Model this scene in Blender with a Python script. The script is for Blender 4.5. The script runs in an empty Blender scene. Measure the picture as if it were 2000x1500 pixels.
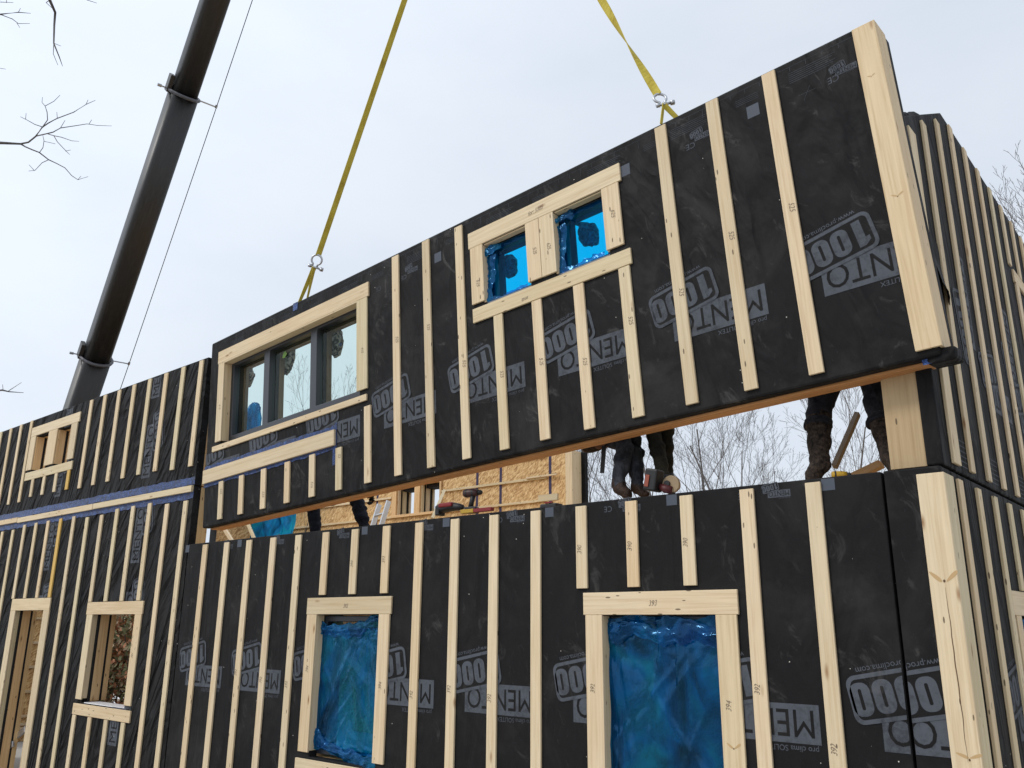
import bpy, bmesh, math, random
from mathutils import Vector, Matrix, noise
random.seed(7)
rad = math.radians
SC = bpy.context.scene
COL = SC.collection
Z0 = 2.3            # camera height above the ground; measurements below are relative to the camera

# ------------------------------------------------------------------ camera
FPX = 1660.91
CX = Vector((0.757384, 0.652940, 0.0)); CU = Vector((0, 0, 1)); CF = Vector((0, 1, 0))
def _axes(a, p, r):
    f = Vector((math.sin(a)*math.cos(p), math.cos(a)*math.cos(p), math.sin(p)))
    x0 = Vector((math.cos(a), -math.sin(a), 0)); u0 = x0.cross(f)
    return math.cos(r)*x0 + math.sin(r)*u0, -math.sin(r)*x0 + math.cos(r)*u0, f
CX, CU, CF = _axes(-0.711683538, 0.276676902, 0.006957150)
cam = bpy.data.cameras.new('camera'); camo = bpy.data.objects.new('camera', cam); COL.objects.link(camo)
cam.sensor_width = 36.0; cam.lens = FPX*36/2000; cam.clip_end = 2000; cam.clip_start = 0.05
camo.matrix_world = Matrix(((CX.x, CU.x, -CF.x, 0), (CX.y, CU.y, -CF.y, 0), (CX.z, CU.z, -CF.z, Z0), (0, 0, 0, 1)))
SC.camera = camo
def ray(px, py): return CF + CX*((px-1000)/FPX) - CU*((py-750)/FPX)
def at(px, py, Y):
    d = ray(px, py); return d*(Y/d.y)
def atd(px, py, depth): return ray(px, py)*depth

# ------------------------------------------------------------------ world, sun, exposure
SC.view_settings.view_transform = 'Standard'; SC.view_settings.look = 'None'
SC.view_settings.exposure = 0.0; SC.view_settings.gamma = 1.0
SUN_EL, SUN_AZ = rad(44), rad(210)      # azimuth clockwise from +y: sun behind the camera, where the unseen sky is brightened
sd = Vector((math.sin(SUN_AZ)*math.cos(SUN_EL), math.cos(SUN_AZ)*math.cos(SUN_EL), math.sin(SUN_EL)))
W = bpy.data.worlds.new('World'); SC.world = W; W.use_nodes = True
nt = W.node_tree; nt.nodes.clear()
def N(t, **k):
    n = nt.nodes.new(t)
    for a, b in k.items(): setattr(n, a, b)
    return n
wo = N('ShaderNodeOutputWorld'); bg = N('ShaderNodeBackground')
sky = N('ShaderNodeTexSky', sky_type='NISHITA'); sky.sun_disc = False
sky.sun_elevation = SUN_EL; sky.sun_rotation = SUN_AZ
tc = N('ShaderNodeTexCoord')
def math_node(op, a=None, b=None):
    n = N('ShaderNodeMath', operation=op)
    if a is not None:
        if hasattr(a, 'is_linked'): nt.links.new(a, n.inputs[0])
        else: n.inputs[0].default_value = a
    if b is not None:
        if hasattr(b, 'is_linked'): nt.links.new(b, n.inputs[1])
        else: n.inputs[1].default_value = b
    return n.outputs[0]
nz = N('ShaderNodeTexNoise'); nz.inputs['Scale'].default_value = 2.6; nz.inputs['Detail'].default_value = 5; nz.inputs['Roughness'].default_value = .55
mp = N('ShaderNodeMapping'); mp.inputs['Scale'].default_value = (1, 1, 2.2)
nt.links.new(tc.outputs['Generated'], mp.inputs['Vector']); nt.links.new(mp.outputs[0], nz.inputs['Vector'])
cr = N('ShaderNodeValToRGB'); nt.links.new(nz.outputs['Fac'], cr.inputs[0])
cr.color_ramp.elements[0].position = .30; cr.color_ramp.elements[0].color = (.690, .755, .858, 1)
cr.color_ramp.elements[1].position = .68; cr.color_ramp.elements[1].color = (.775, .838, .912, 1)
dp = N('ShaderNodeVectorMath', operation='DOT_PRODUCT'); nt.links.new(tc.outputs['Generated'], dp.inputs[0]); dp.inputs[1].default_value = sd
glow = math_node('POWER', math_node('MAXIMUM', dp.outputs['Value'], 0.0), 1.6)
gain = math_node('ADD', math_node('MULTIPLY', glow, .75), 1.0)  # brightening added to the unseen sky around the sun, to lift the facade
vm = N('ShaderNodeVectorMath', operation='SCALE'); nt.links.new(cr.outputs[0], vm.inputs[0]); nt.links.new(gain, vm.inputs['Scale'])
vs = N('ShaderNodeVectorMath', operation='SCALE'); nt.links.new(sky.outputs[0], vs.inputs[0]); vs.inputs['Scale'].default_value = .05
mx = N('ShaderNodeMix', data_type='RGBA'); mx.inputs[0].default_value = .12
nt.links.new(vm.outputs[0], mx.inputs[6]); nt.links.new(vs.outputs[0], mx.inputs[7])
nt.links.new(mx.outputs[2], bg.inputs[0]); bg.inputs[1].default_value = 1.11
nt.links.new(bg.outputs[0], wo.inputs[0])
sl = bpy.data.lights.new('sun', 'SUN'); slo = bpy.data.objects.new('sun', sl); COL.objects.link(slo)
sl.energy = 1.45; sl.angle = rad(12); sl.color = (1, .95, .88)
slo.rotation_euler = (-sd).to_track_quat('-Z', 'Y').to_euler(); slo.location = (-6, -12, 20)

# ------------------------------------------------------------------ materials
def mat(name, col=(.5, .5, .5), rough=.6, metal=0, spec=.4, **k):
    m = bpy.data.materials.new(name); m.use_nodes = True
    b = m.node_tree.nodes['Principled BSDF']
    b.inputs['Base Color'].default_value = (*col, 1); b.inputs['Roughness'].default_value = rough
    b.inputs['Metallic'].default_value = metal; b.inputs['Specular IOR Level'].default_value = spec
    return m
class NT:
    def __init__(s, m): s.m = m; s.t = m.node_tree; s.b = s.t.nodes.get('Principled BSDF'); s.out = s.t.nodes.get('Material Output')
    def n(s, t, **k):
        x = s.t.nodes.new(t)
        for a, b in k.items(): setattr(x, a, b)
        return x
    def l(s, a, b): s.t.links.new(a, b)
    def coords(s, scale=(1, 1, 1), rot=(0, 0, 0), rnd=True):
        tc = s.n('ShaderNodeTexCoord'); mp = s.n('ShaderNodeMapping')
        mp.inputs['Scale'].default_value = scale; mp.inputs['Rotation'].default_value = rot
        if rnd:
            oi = s.n('ShaderNodeObjectInfo'); v = s.n('ShaderNodeVectorMath', operation='SCALE')
            cb = s.n('ShaderNodeCombineXYZ')
            for i in range(3): s.l(oi.outputs['Random'], cb.inputs[i])
            s.l(cb.outputs[0], v.inputs[0]); v.inputs['Scale'].default_value = 61.0
            ad = s.n('ShaderNodeVectorMath', operation='ADD'); s.l(tc.outputs['Object'], ad.inputs[0]); s.l(v.outputs[0], ad.inputs[1])
            s.l(ad.outputs[0], mp.inputs['Vector'])
        else: s.l(tc.outputs['Object'], mp.inputs['Vector'])
        if any(rot):
            m0 = s.n('ShaderNodeMapping'); m0.inputs['Rotation'].default_value = rot; mp.inputs['Rotation'].default_value = (0, 0, 0)
            src = mp.inputs['Vector'].links[0].from_socket; s.l(src, m0.inputs['Vector']); s.l(m0.outputs[0], mp.inputs['Vector'])
        return mp.outputs[0]
    def noise(s, vec, scale=5, detail=4, rough=.6, dist=0):
        n = s.n('ShaderNodeTexNoise'); s.l(vec, n.inputs['Vector']); n.inputs['Scale'].default_value = scale
        n.inputs['Detail'].default_value = detail; n.inputs['Roughness'].default_value = rough; n.inputs['Distortion'].default_value = dist
        return n.outputs['Fac']
    def vor(s, vec, scale=5, rnd=1):
        n = s.n('ShaderNodeTexVoronoi'); s.l(vec, n.inputs['Vector']); n.inputs['Scale'].default_value = scale; n.inputs['Randomness'].default_value = rnd
        return n
    def ramp(s, fac, els):
        r = s.n('ShaderNodeValToRGB'); s.l(fac, r.inputs[0]); e = r.color_ramp.elements
        while len(e) < len(els): e.new(.5)
        for x, (p, c) in zip(e, els):
            x.position = p; x.color = (*c, 1) if len(c) == 3 else c
        return r.outputs[0]
    def mix(s, fac, a, b, mode='MIX'):
        m = s.n('ShaderNodeMix', data_type='RGBA', blend_type=mode)
        for i, v in ((0, fac), (6, a), (7, b)):
            if hasattr(v, 'is_linked'): s.l(v, m.inputs[i])
            elif i == 0: m.inputs[0].default_value = v
            else: m.inputs[i].default_value = (*v, 1)
        return m.outputs[2]
    def math(s, op, a, b=0.0, c=None):
        m = s.n('ShaderNodeMath', operation=op)
        for i, v in enumerate((a, b) if c is None else (a, b, c)):
            if hasattr(v, 'is_linked'): s.l(v, m.inputs[i])
            else: m.inputs[i].default_value = v
        return m.outputs[0]
    def bump(s, h, strength=.3, dist=.01, prev=None):
        b = s.n('ShaderNodeBump'); s.l(h, b.inputs['Height']); b.inputs['Strength'].default_value = strength; b.inputs['Distance'].default_value = dist
        if prev: s.l(prev, b.inputs['Normal'])
        return b.outputs[0]

def wood_mat(name, light, dark, knots=True, nails=True, rough=.62):
    m = mat(name, light, rough, spec=.25); t = NT(m)
    g = t.noise(t.coords((34, 34, 1.1)), 1.6, 5, .62, .35)
    c = t.ramp(g, [(.30, dark), (.52, light), (.75, tuple(min(1, x*1.12) for x in light))])
    big = t.noise(t.coords((2.2, 2.2, .7)), 1.5, 3)
    c = t.mix(t.math('MULTIPLY', t.math('SUBTRACT', big, .42), 1.1), c, tuple(x*y for x, y in zip(light, (.90, .80, .66))))
    oi = t.n('ShaderNodeObjectInfo')
    tint = t.ramp(oi.outputs['Random'], [(0, (.80, .78, .72)), (.2, (1.0, .99, .95)), (.4, (.93, .88, .79)), (.6, (1.0, .97, .93)), (.8, (.88, .90, .82)), (1, (.98, .91, .81))])
    c = t.mix(1.0, c, tint, 'MULTIPLY')
    if knots:
        v = t.vor(t.coords((8.5, 8.5, 2.6)), 1.0)
        d = t.math('ADD', v.outputs['Distance'], t.math('MULTIPLY', t.noise(t.coords((40, 40, 12)), 1.0, 2), .05))
        sp = t.n('ShaderNodeSeparateColor'); t.l(v.outputs['Color'], sp.inputs[0])
        gate = t.math('GREATER_THAN', sp.outputs[0], .52)
        core = t.math('MULTIPLY', t.math('SUBTRACT', 1.0, t.math('SMOOTH_MIN', t.math('MULTIPLY', d, 6.2), 1.0, .2)), gate)
        core = t.math('MAXIMUM', core, 0.0)
        c = t.mix(t.math('MULTIPLY', core, 1.35), c, (.24, .115, .04))
    if nails:
        v = t.vor(t.coords((26, 26, 7)), 1.0)
        sp = t.n('ShaderNodeSeparateColor'); t.l(v.outputs['Color'], sp.inputs[0])
        dot = t.math('MULTIPLY', t.math('LESS_THAN', v.outputs['Distance'], .135), t.math('GREATER_THAN', sp.outputs[1], .68))
        c = t.mix(t.math('MULTIPLY', dot, .85), c, (.09, .06, .035))
    t.l(c, t.b.inputs['Base Color'])
    t.l(t.bump(g, .25, .002), t.b.inputs['Normal'])
    return m
WOOD = wood_mat('spruce_wood', (.650, .535, .375), (.545, .415, .265))
WOOD2 = wood_mat('interior_framing_wood', (.70, .49, .28), (.56, .35, .17))
WOOD3 = wood_mat('panel_shaded_end_post_wood', (.50, .37, .225), (.40, .28, .155))  # browner than the framing: shade of the hanging panel put into the colour
WOODY = wood_mat('yellow_stained_wood', (.62, .40, .12), (.50, .30, .07), nails=False)
WOODR = wood_mat('sill_plate_wood', (.60, .31, .135), (.38, .17, .065))

def membrane(name, wr=.6, diag=0.0, dirt=1.0, wscale=1.0, crease=0.0, ink=False):
    m = mat(name, (.016, .016, .019), .8, spec=.16); t = NT(m)
    a = t.noise(t.coords((1, 1, 1), rnd=False), 1.7, 6, .65, .6)
    b = t.noise(t.coords((1, 1, 1), rnd=False), 14, 4, .7)
    d = t.math('MULTIPLY', t.math('MAXIMUM', t.math('SUBTRACT', a, .50), 0.0), t.math('MULTIPLY', b, 1.6*dirt))
    c = t.mix(t.math('MULTIPLY', d, 1.5), (.0058, .0055, .0060), (.070, .066, .060))
    fine = t.noise(t.coords((1, 1, 1), rnd=False), 150, 2, .6)
    c = t.mix(t.math('MULTIPLY', fine, .24), c, (.026, .0245, .0245))
    if ink:
        f1 = t.noise(t.coords((1, 1, 1), rnd=False), 23, 5, .75); f2 = t.noise(t.coords((1, 1, 1), rnd=False), 3.1, 4, .6)
        c = t.mix(t.ramp(t.math('ADD', t.math('MULTIPLY', f1, .6), t.math('MULTIPLY', f2, .4)), [(.38, (.45,)*3), (.52, (.88,)*3), (.7, (1,)*3)]), c, (.082, .090, .106))
    s1 = t.noise(t.coords((1.0, 1, .55), rot=(0, .5, 0), rnd=False), 5.5, 7, .72, 1.2)
    sc = t.ramp(s1, [(.58, (0, 0, 0)), (.80, (.40*dirt,)*3)])
    c = t.mix(sc, c, (.17, .16, .15))
    v = t.vor(t.coords((1, 1, 1), rnd=False), 15.0); sp = t.n('ShaderNodeSeparateColor'); t.l(v.outputs['Color'], sp.inputs[0])
    dot = t.math('MULTIPLY', t.math('LESS_THAN', v.outputs['Distance'], .05), t.math('GREATER_THAN', sp.outputs[0], .87))
    c = t.mix(dot, c, (.60, .57, .50))
    t.l(c, t.b.inputs['Base Color'])
    def ridge(vec, sc_, pw):
        n = t.noise(vec, sc_, 3, .5, .9)
        return t.math('POWER', t.math('MAXIMUM', t.math('SUBTRACT', 1.0, t.math('MULTIPLY', t.math('ABSOLUTE', t.math('SUBTRACT', n, .5)), 5.0)), 0.0), pw)
    w1 = t.noise(t.coords((1.3*wscale, 1.3, .5*wscale), rot=(0, diag, 0), rnd=False), 2.2, 3, .45, 1.2)
    nrm = t.bump(w1, wr, .10)
    if crease:
        r1 = ridge(t.coords((2.1, 2.1, .6), rot=(0, diag, 0), rnd=False), .85, 2.2)
        r2 = ridge(t.coords((5, 5, 1.0), rot=(0, diag*1.6, 0), rnd=False), 1.1, 2.0)
        nrm = t.bump(r1, crease, .05, nrm); nrm = t.bump(r2, crease*.35, .018, nrm)
    nrm = t.bump(fine, .25, .0012, nrm)
    t.l(nrm, t.b.inputs['Normal'])
    r = t.math('ADD', t.math('MULTIPLY', b, .2), .62); t.l(r, t.b.inputs['Roughness'])
    return m
MEM_FRONT = membrane('black_membrane_taut', .35, 0.05, .8, 1.0, .10)
INK_FRONT = membrane('black_membrane_taut_print', .35, 0.05, .8, 1.0, .10, ink=True); INKOF = globals().get('INKOF', {}); INKOF[MEM_FRONT.name] = INK_FRONT
MEM_HUNG = membrane('black_membrane_dusty', .6, .25, 1.15, 1.0, .35)
INK_HUNG = membrane('black_membrane_dusty_print', .6, .25, 1.15, 1.0, .35, ink=True); INKOF = globals().get('INKOF', {}); INKOF[MEM_HUNG.name] = INK_HUNG
MEM_WING = membrane('black_membrane_wrinkled', 1.0, -.45, .5, 1.3, 1.0)
INK_WING = membrane('black_membrane_wrinkled_print', 1.0, -.45, .5, 1.3, 1.0, ink=True); INKOF = globals().get('INKOF', {}); INKOF[MEM_WING.name] = INK_WING
MEM_SIDE = membrane('black_membrane_side', .5, .15, .6, 1.0, .3)
INK_SIDE = membrane('black_membrane_side_print', .5, .15, .6, 1.0, .3, ink=True); INKOF = globals().get('INKOF', {}); INKOF[MEM_SIDE.name] = INK_SIDE
BLACK = mat('black_gasket', (.008, .008, .009), .8)
BLACKP = mat('print_ground', (.0165, .0160, .0170), .72, spec=.16)
def ink_mat():
    m = mat('grey_print_ink', (.095, .105, .125), .62, spec=.3); t = NT(m)
    n = t.noise(t.coords((1, 1, 1)), 9, 5, .7)
    t.l(t.ramp(n, [(.3, (.070, .076, .088)), (.7, (.110, .119, .136))]), t.b.inputs['Base Color'])
    return m
INK = ink_mat()
KNOTM = mat('resin_knot_brown', (.47, .31, .145), .6); KNOTD = mat('knot_core', (.10, .05, .02), .6)
TAG = mat('slate_tag', (.068, .078, .098), .6, spec=.2)
PENCIL = mat('marker_ink', (.17, .13, .09), .7)
def tape_mat():
    m = mat('blue_sealing_tape', (.02, .045, .20), .38, spec=.5); t = NT(m)
    n = t.noise(t.coords((9, 9, 9), rnd=False), 2.2, 6, .7, 1.5)
    t.l(t.ramp(n, [(.36, (.002, .006, .028)), (.48, (.006, .030, .125)), (.60, (.018, .068, .26)), (.74, (.18, .27, .46))]), t.b.inputs['Base Color'])
    t.l(t.bump(t.noise(t.coords((3, 3, 12), rnd=False), 3, 5, .7, 2), 1.0, .02), t.b.inputs['Normal'])
    return m
TAPE = tape_mat()
def osb_mat():
    m = mat('strand_board', (.55, .34, .14), .6, spec=.25); t = NT(m)
    cols = []
    base = None
    for i, (sc, rt) in enumerate((((24, 24, 95), .5), ((95, 95, 26), -.35), ((40, 40, 110), 1.2))):
        v = t.vor(t.coords(sc, rot=(0, rt, rt*.6), rnd=False), .55)
        sp = t.n('ShaderNodeSeparateColor'); t.l(v.outputs['Color'], sp.inputs[0]); cols.append(sp.outputs[i % 3])
    f = t.math('ADD', t.math('MULTIPLY', cols[0], .45), t.math('ADD', t.math('MULTIPLY', cols[1], .35), t.math('MULTIPLY', cols[2], .25)))
    c = t.ramp(f, [(.20, (.31, .17, .07)), (.42, (.50, .30, .125)), (.6, (.60, .40, .185)), (.85, (.74, .54, .29))])
    t.l(c, t.b.inputs['Base Color']); t.l(t.bump(f, .4, .003), t.b.inputs['Normal'])
    return m
OSB = osb_mat()
FRAME = mat('anthracite_window_frame', (.026, .029, .036), .38, spec=.5)
METAL = mat('galvanised_steel', (.42, .43, .45), .38, 1.0)
ALU = mat('aluminium', (.62, .63, .65), .35, .9)
DARKM = mat('black_steel', (.035, .032, .030), .42, .35)
RED = mat('red_plastic', (.20, .012, .014), .5); YEL = mat('yellow_plastic', (.42, .26, .02), .5); BLK = mat('black_plastic', (.012, .012, .013), .5)
def boom_mat():
    m = mat('painted_boom_steel', (.05, .045, .04), .30, .15, spec=.6); t = NT(m)
    n = t.noise(t.coords((16, 16, 1.6), rnd=False), 2, 5, .7)
    t.l(t.ramp(n, [(.3, (.010, .0098, .0100)), (.55, (.018, .0175, .0175)), (.8, (.040, .038, .036))]), t.b.inputs['Base Color'])
    r = t.math('ADD', t.math('MULTIPLY', n, .30), .30); t.l(r, t.b.inputs['Roughness']); return m
BOOM = boom_mat()
def strap_mat():
    m = mat('yellow_webbing', (.46, .36, .06), .75, spec=.2); t = NT(m)
    n = t.noise(t.coords((8, 8, 5), rnd=False), 1.2, 5, .7)
    t.l(t.ramp(n, [(.25, (.28, .20, .03)), (.5, (.44, .35, .05)), (.8, (.54, .46, .10))]), t.b.inputs['Base Color']); return m
STRAP = strap_mat()
def glass_mat(name, tint, refl, rough=0.02, wob=0):
    m = bpy.data.materials.new(name); m.use_nodes = True; t = NT(m); t.t.nodes.remove(t.b)
    tr = t.n('ShaderNodeBsdfTransparent'); tr.inputs[0].default_value = (*tint, 1)
    gl = t.n('ShaderNodeBsdfGlossy'); gl.inputs['Roughness'].default_value = rough; gl.inputs[0].default_value = (.9, 1, .97, 1)
    lw = t.n('ShaderNodeLayerWeight'); lw.inputs[0].default_value = .5; ge = t.n('ShaderNodeNewGeometry')
    f = t.math('ADD', t.math('MULTIPLY', t.math('POWER', lw.outputs['Facing'], 5.0), .45), refl)
    f = t.math('MULTIPLY', f, t.math('SUBTRACT', 1.0, ge.outputs['Backfacing']))
    mx = t.n('ShaderNodeMixShader'); t.l(f, mx.inputs[0]); t.l(tr.outputs[0], mx.inputs[1]); t.l(gl.outputs[0], mx.inputs[2])
    if wob: t.l(t.bump(t.noise(t.coords((1, 1, 1)), 2.5, 3), wob, .02), gl.inputs['Normal'])
    t.l(mx.outputs[0], t.out.inputs[0]); return m
GLASS = glass_mat('green_tinted_glazing', (.885, .960, .930), .015)
GLASSD = glass_mat('plain_glazing', (.95, .97, .98), .02)
def film_mat(name, tint, diff, tfac=.5, wr=1.0, gloss=.06):
    m = bpy.data.materials.new(name); m.use_nodes = True; t = NT(m); t.t.nodes.remove(t.b)
    tr = t.n('ShaderNodeBsdfTransparent'); tr.inputs[0].default_value = (*tint, 1)
    big = t.noise(t.coords((1.6, 1.6, .9)), 2.0, 3, .5, 1.2)
    c = t.ramp(big, [(.32, tuple(x*.22 for x in diff)), (.50, diff), (.68, (diff[0]*.6+.004, diff[1]*1.75, diff[2]*1.0))])
    df = t.n('ShaderNodeBsdfDiffuse'); t.l(c, df.inputs[0])
    tl = t.n('ShaderNodeBsdfTranslucent'); t.l(c, tl.inputs[0])
    gl = t.n('ShaderNodeBsdfGlossy'); gl.inputs['Roughness'].default_value = .11; gl.inputs[0].default_value = (.24, .58, 1, 1)
    w = t.noise(t.coords((4.5, 4.5, 2.2)), 2.0, 3, .5, 1.0)
    nr = t.bump(w, wr*.35, .05)
    for x in (df, gl): t.l(nr, x.inputs['Normal'])
    m1 = t.n('ShaderNodeMixShader'); m1.inputs[0].default_value = .45; t.l(df.outputs[0], m1.inputs[1]); t.l(tl.outputs[0], m1.inputs[2])
    var = t.math('MULTIPLY', t.math('SUBTRACT', t.noise(t.coords((2.2, 2.2, 1.2)), 1.7, 3, .5, 1.5), .5), 1.5 if tfac < .9 else 0.0)
    m2 = t.n('ShaderNodeMixShader'); t.l(t.math('ADD', tfac, var), m2.inputs[0]); t.l(m1.outputs[0], m2.inputs[1]); t.l(tr.outputs[0], m2.inputs[2])
    lw = t.n('ShaderNodeLayerWeight'); lw.inputs[0].default_value = .5; t.l(nr, lw.inputs['Normal'])
    m3 = t.n('ShaderNodeMixShader'); t.l(t.math('ADD', t.math('MULTIPLY', t.math('POWER', lw.outputs['Facing'], 3.6), .85), gloss), m3.inputs[0]); t.l(m2.outputs[0], m3.inputs[1]); t.l(gl.outputs[0], m3.inputs[2])
    t.l(m3.outputs[0], t.out.inputs[0]); return m
FILM = film_mat('blue_protective_film', (.01, .46, .80), (.0005, .120, .360), .56, .5, .05)
FILMS = film_mat('blue_film_against_sky', (.0, .56, 1.0), (.005, .12, .32), .96, .1, .01)
REVEAL_SHADE = wood_mat('shaded_reveal_wood', (.17, .115, .08), (.09, .055, .04), nails=False)  # reveal wood with its shade painted in as a darker colour
CLOTH = mat('crumpled_grey_sack', (.13, .115, .105), .8); _t = NT(CLOTH); _n = _t.noise(_t.coords((1, 1, 1)), 13, 4, .6, 2.0)
_t.l(_t.ramp(_n, [(.43, (.015, .012, .011)), (.52, (.22, .19, .17)), (.7, (.42, .37, .34))]), _t.b.inputs['Base Color']); _t.l(_t.bump(_n, 1.0, .03), _t.b.inputs['Normal'])
GREEN = mat('green_sticker', (.10, .20, .02), .5)

# ------------------------------------------------------------------ object helpers
def tagset(o, label=None, cat=None, group=None, kind=None):
    if label: o['label'] = label
    if cat: o['category'] = cat
    if group: o['group'] = group
    if kind: o['kind'] = kind
    return o
I4 = Matrix.Identity(4)
class Thing:
    """An Empty at the base of a thing; parts are given in the thing's frame M (relative to the camera datum)."""
    def __init__(s, name, label, cat, base=(0, 0, 0), M=I4, group=None):
        s.base = Vector(base); s.M = M
        s.o = bpy.data.objects.new(name, None); COL.objects.link(s.o); s.o.empty_display_size = .2
        s.o.matrix_world = Matrix.Translation((0, 0, Z0)) @ M @ Matrix.Translation(s.base)
        tagset(s.o, label, cat, group)
    def add(s, name, verts, faces, m, parent=None, loc=None, rot=None, mats=None, fm=None, smooth=False, bevel=0):
        me = bpy.data.meshes.new(name)
        off = s.base if loc is None else Vector((0, 0, 0))
        me.from_pydata([tuple(Vector(v)-off) for v in verts], [], faces)
        for mm in (mats or [m]): me.materials.append(mm)
        if fm:
            for p, i in zip(me.polygons, fm): p.material_index = i
        if smooth:
            for p in me.polygons: p.use_smooth = True
        me.update()
        o = bpy.data.objects.new(name, me); COL.objects.link(o); o.parent = s.o
        if loc is not None:
            o.location = Vector(loc)-s.base
            if rot: o.rotation_euler = rot
        if parent is not None:
            o.parent = parent
            o.matrix_local = parent.matrix_basis.inverted() @ o.matrix_basis
        if bevel:
            b = o.modifiers.new('edge', 'BEVEL'); b.width = bevel; b.segments = 2 if bevel > .004 else 1; b.limit_method = 'ANGLE'; b.angle_limit = rad(40)
        return o
def boxvf(x0, x1, y0, y1, z0, z1, V=None, Fc=None):
    V = [] if V is None else V; Fc = [] if Fc is None else Fc; n = len(V)
    V += [(x0, y0, z0), (x1, y0, z0), (x1, y1, z0), (x0, y1, z0), (x0, y0, z1), (x1, y0, z1), (x1, y1, z1), (x0, y1, z1)]
    Fc += [tuple(n+i for i in f) for f in ((0, 3, 2, 1), (4, 5, 6, 7), (0, 1, 5, 4), (1, 2, 6, 5), (2, 3, 7, 6), (3, 0, 4, 7))]
    return V, Fc
def board(T, u0, u1, v0, v1, y0=0.0, y1=.018, name='batten', m=None, parent=None, bev=.0025, tilt=0):
    """A sawn board; its grain runs along its longest side."""
    m = m or WOOD
    cx, cy, cz = (u0+u1)/2, (y0+y1)/2, (v0+v1)/2; a, b, c = abs(u1-u0)/2, (y1-y0)/2, abs(v1-v0)/2
    if c >= a and c >= b:
        V, Fc = boxvf(-a, a, -b, b, -c, c); r = (0, tilt, 0)
    elif a >= b:
        V, Fc = boxvf(-c, c, -b, b, -a, a); r = (0, rad(90)+tilt, 0)
    else:
        V, Fc = boxvf(-a, a, -c, c, -b, b); r = (rad(90), 0, 0)
    return T.add(name, V, Fc, m, parent, (cx, cy, cz), r, bevel=bev)
def beam(T, name, p, q, w, h, m, parent=None, bev=.002, up=(0, 0, 1)):
    p = Vector(p); q = Vector(q); d = q-p; L = d.length
    V, Fc = boxvf(-w/2, w/2, -h/2, h/2, -L/2, L/2)
    z = d.normalized(); x = z.cross(Vector(up)); 
    if x.length < 1e-4: x = Vector((1, 0, 0))
    x.normalize(); y = z.cross(x)
    R = Matrix((x, y, z)).transposed()
    return T.add(name, V, Fc, m, parent, (p+q)/2, R.to_euler(), bevel=bev)
def slab_holes(u0, u1, v0, v1, y0, y1, holes):
    us = sorted({u0, u1, *[h[0] for h in holes], *[h[1] for h in holes]}); vs = sorted({v0, v1, *[h[2] for h in holes], *[h[3] for h in holes]})
    us = [u for u in us if u0 <= u <= u1]; vs = [v for v in vs if v0 <= v <= v1]
    idx = {}; V = []; Fc = []
    def vt(i, j, k):
        key = (i, j, k)
        if key not in idx: idx[key] = len(V); V.append((us[i], (y0, y1)[k], vs[j]))
        return idx[key]
    def solid(i, j):
        if i < 0 or j < 0 or i >= len(us)-1 or j >= len(vs)-1: return False
        cu, cv = (us[i]+us[i+1])/2, (vs[j]+vs[j+1])/2
        return not any(h[0] < cu < h[1] and h[2] < cv < h[3] for h in holes)
    for i in range(len(us)-1):
        for j in range(len(vs)-1):
            if not solid(i, j): continue
            Fc.append((vt(i, j, 0), vt(i+1, j, 0), vt(i+1, j+1, 0), vt(i, j+1, 0)))
            Fc.append((vt(i, j, 1), vt(i, j+1, 1), vt(i+1, j+1, 1), vt(i+1, j, 1)))
            if not solid(i-1, j): Fc.append((vt(i, j, 0), vt(i, j+1, 0), vt(i, j+1, 1), vt(i, j, 1)))
            if not solid(i+1, j): Fc.append((vt(i+1, j, 0), vt(i+1, j, 1), vt(i+1, j+1, 1), vt(i+1, j+1, 0)))
            if not solid(i, j-1): Fc.append((vt(i, j, 0), vt(i, j, 1), vt(i+1, j, 1), vt(i+1, j, 0)))
            if not solid(i, j+1): Fc.append((vt(i, j+1, 0), vt(i+1, j+1, 0), vt(i+1, j+1, 1), vt(i, j+1, 1)))
    return V, Fc
def tube(pts, rs, n=6, V=None, Fc=None, cap=True):
    V = [] if V is None else V; Fc = [] if Fc is None else Fc
    pts = [Vector(p) for p in pts]; base = len(V); ref = None
    for i, p in enumerate(pts):
        d = (pts[min(i+1, len(pts)-1)]-pts[max(i-1, 0)])
        if d.length < 1e-9: d = Vector((0, 0, 1))
        d.normalize()
        if ref is None:
            ref = d.orthogonal().normalized()
        else:
            ref = (ref-d*ref.dot(d))
            if ref.length < 1e-5: ref = d.orthogonal()
            ref.normalize()
        bb = d.cross(ref)
        r = rs[i] if hasattr(rs, '__len__') else rs
        for k in range(n):
            a = 2*math.pi*k/n; V.append(tuple(p+(ref*math.cos(a)+bb*math.sin(a))*r))
        if i:
            o = base+(i-1)*n
            for k in range(n): Fc.append((o+k, o+(k+1) % n, o+n+(k+1) % n, o+n+k))
    if cap:
        Fc.append(tuple(base+k for k in range(n))[::-1]); Fc.append(tuple(base+(len(pts)-1)*n+k for k in range(n)))
    return V, Fc
def blob(c, r, seed=0, amp=.15, nu=14, nv=10, V=None, Fc=None, fr=2.0):
    V = [] if V is None else V; Fc = [] if Fc is None else Fc; b = len(V)
    c = Vector(c)
    for j in range(nv+1):
        th = math.pi*j/nv
        for i in range(nu):
            ph = 2*math.pi*i/nu
            d = Vector((math.sin(th)*math.cos(ph), math.sin(th)*math.sin(ph), math.cos(th)))
            k = 1+amp*noise.noise(d*fr+Vector((seed, seed*1.7, 0)))*2
            V.append((c.x+d.x*r[0]*k, c.y+d.y*r[1]*k, c.z+d.z*r[2]*k))
    for j in range(nv):
        for i in range(nu):
            Fc.append((b+j*nu+i, b+(j+1)*nu+i, b+(j+1)*nu+(i+1) % nu, b+j*nu+(i+1) % nu))
    return V, Fc
_tc = {}
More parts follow.
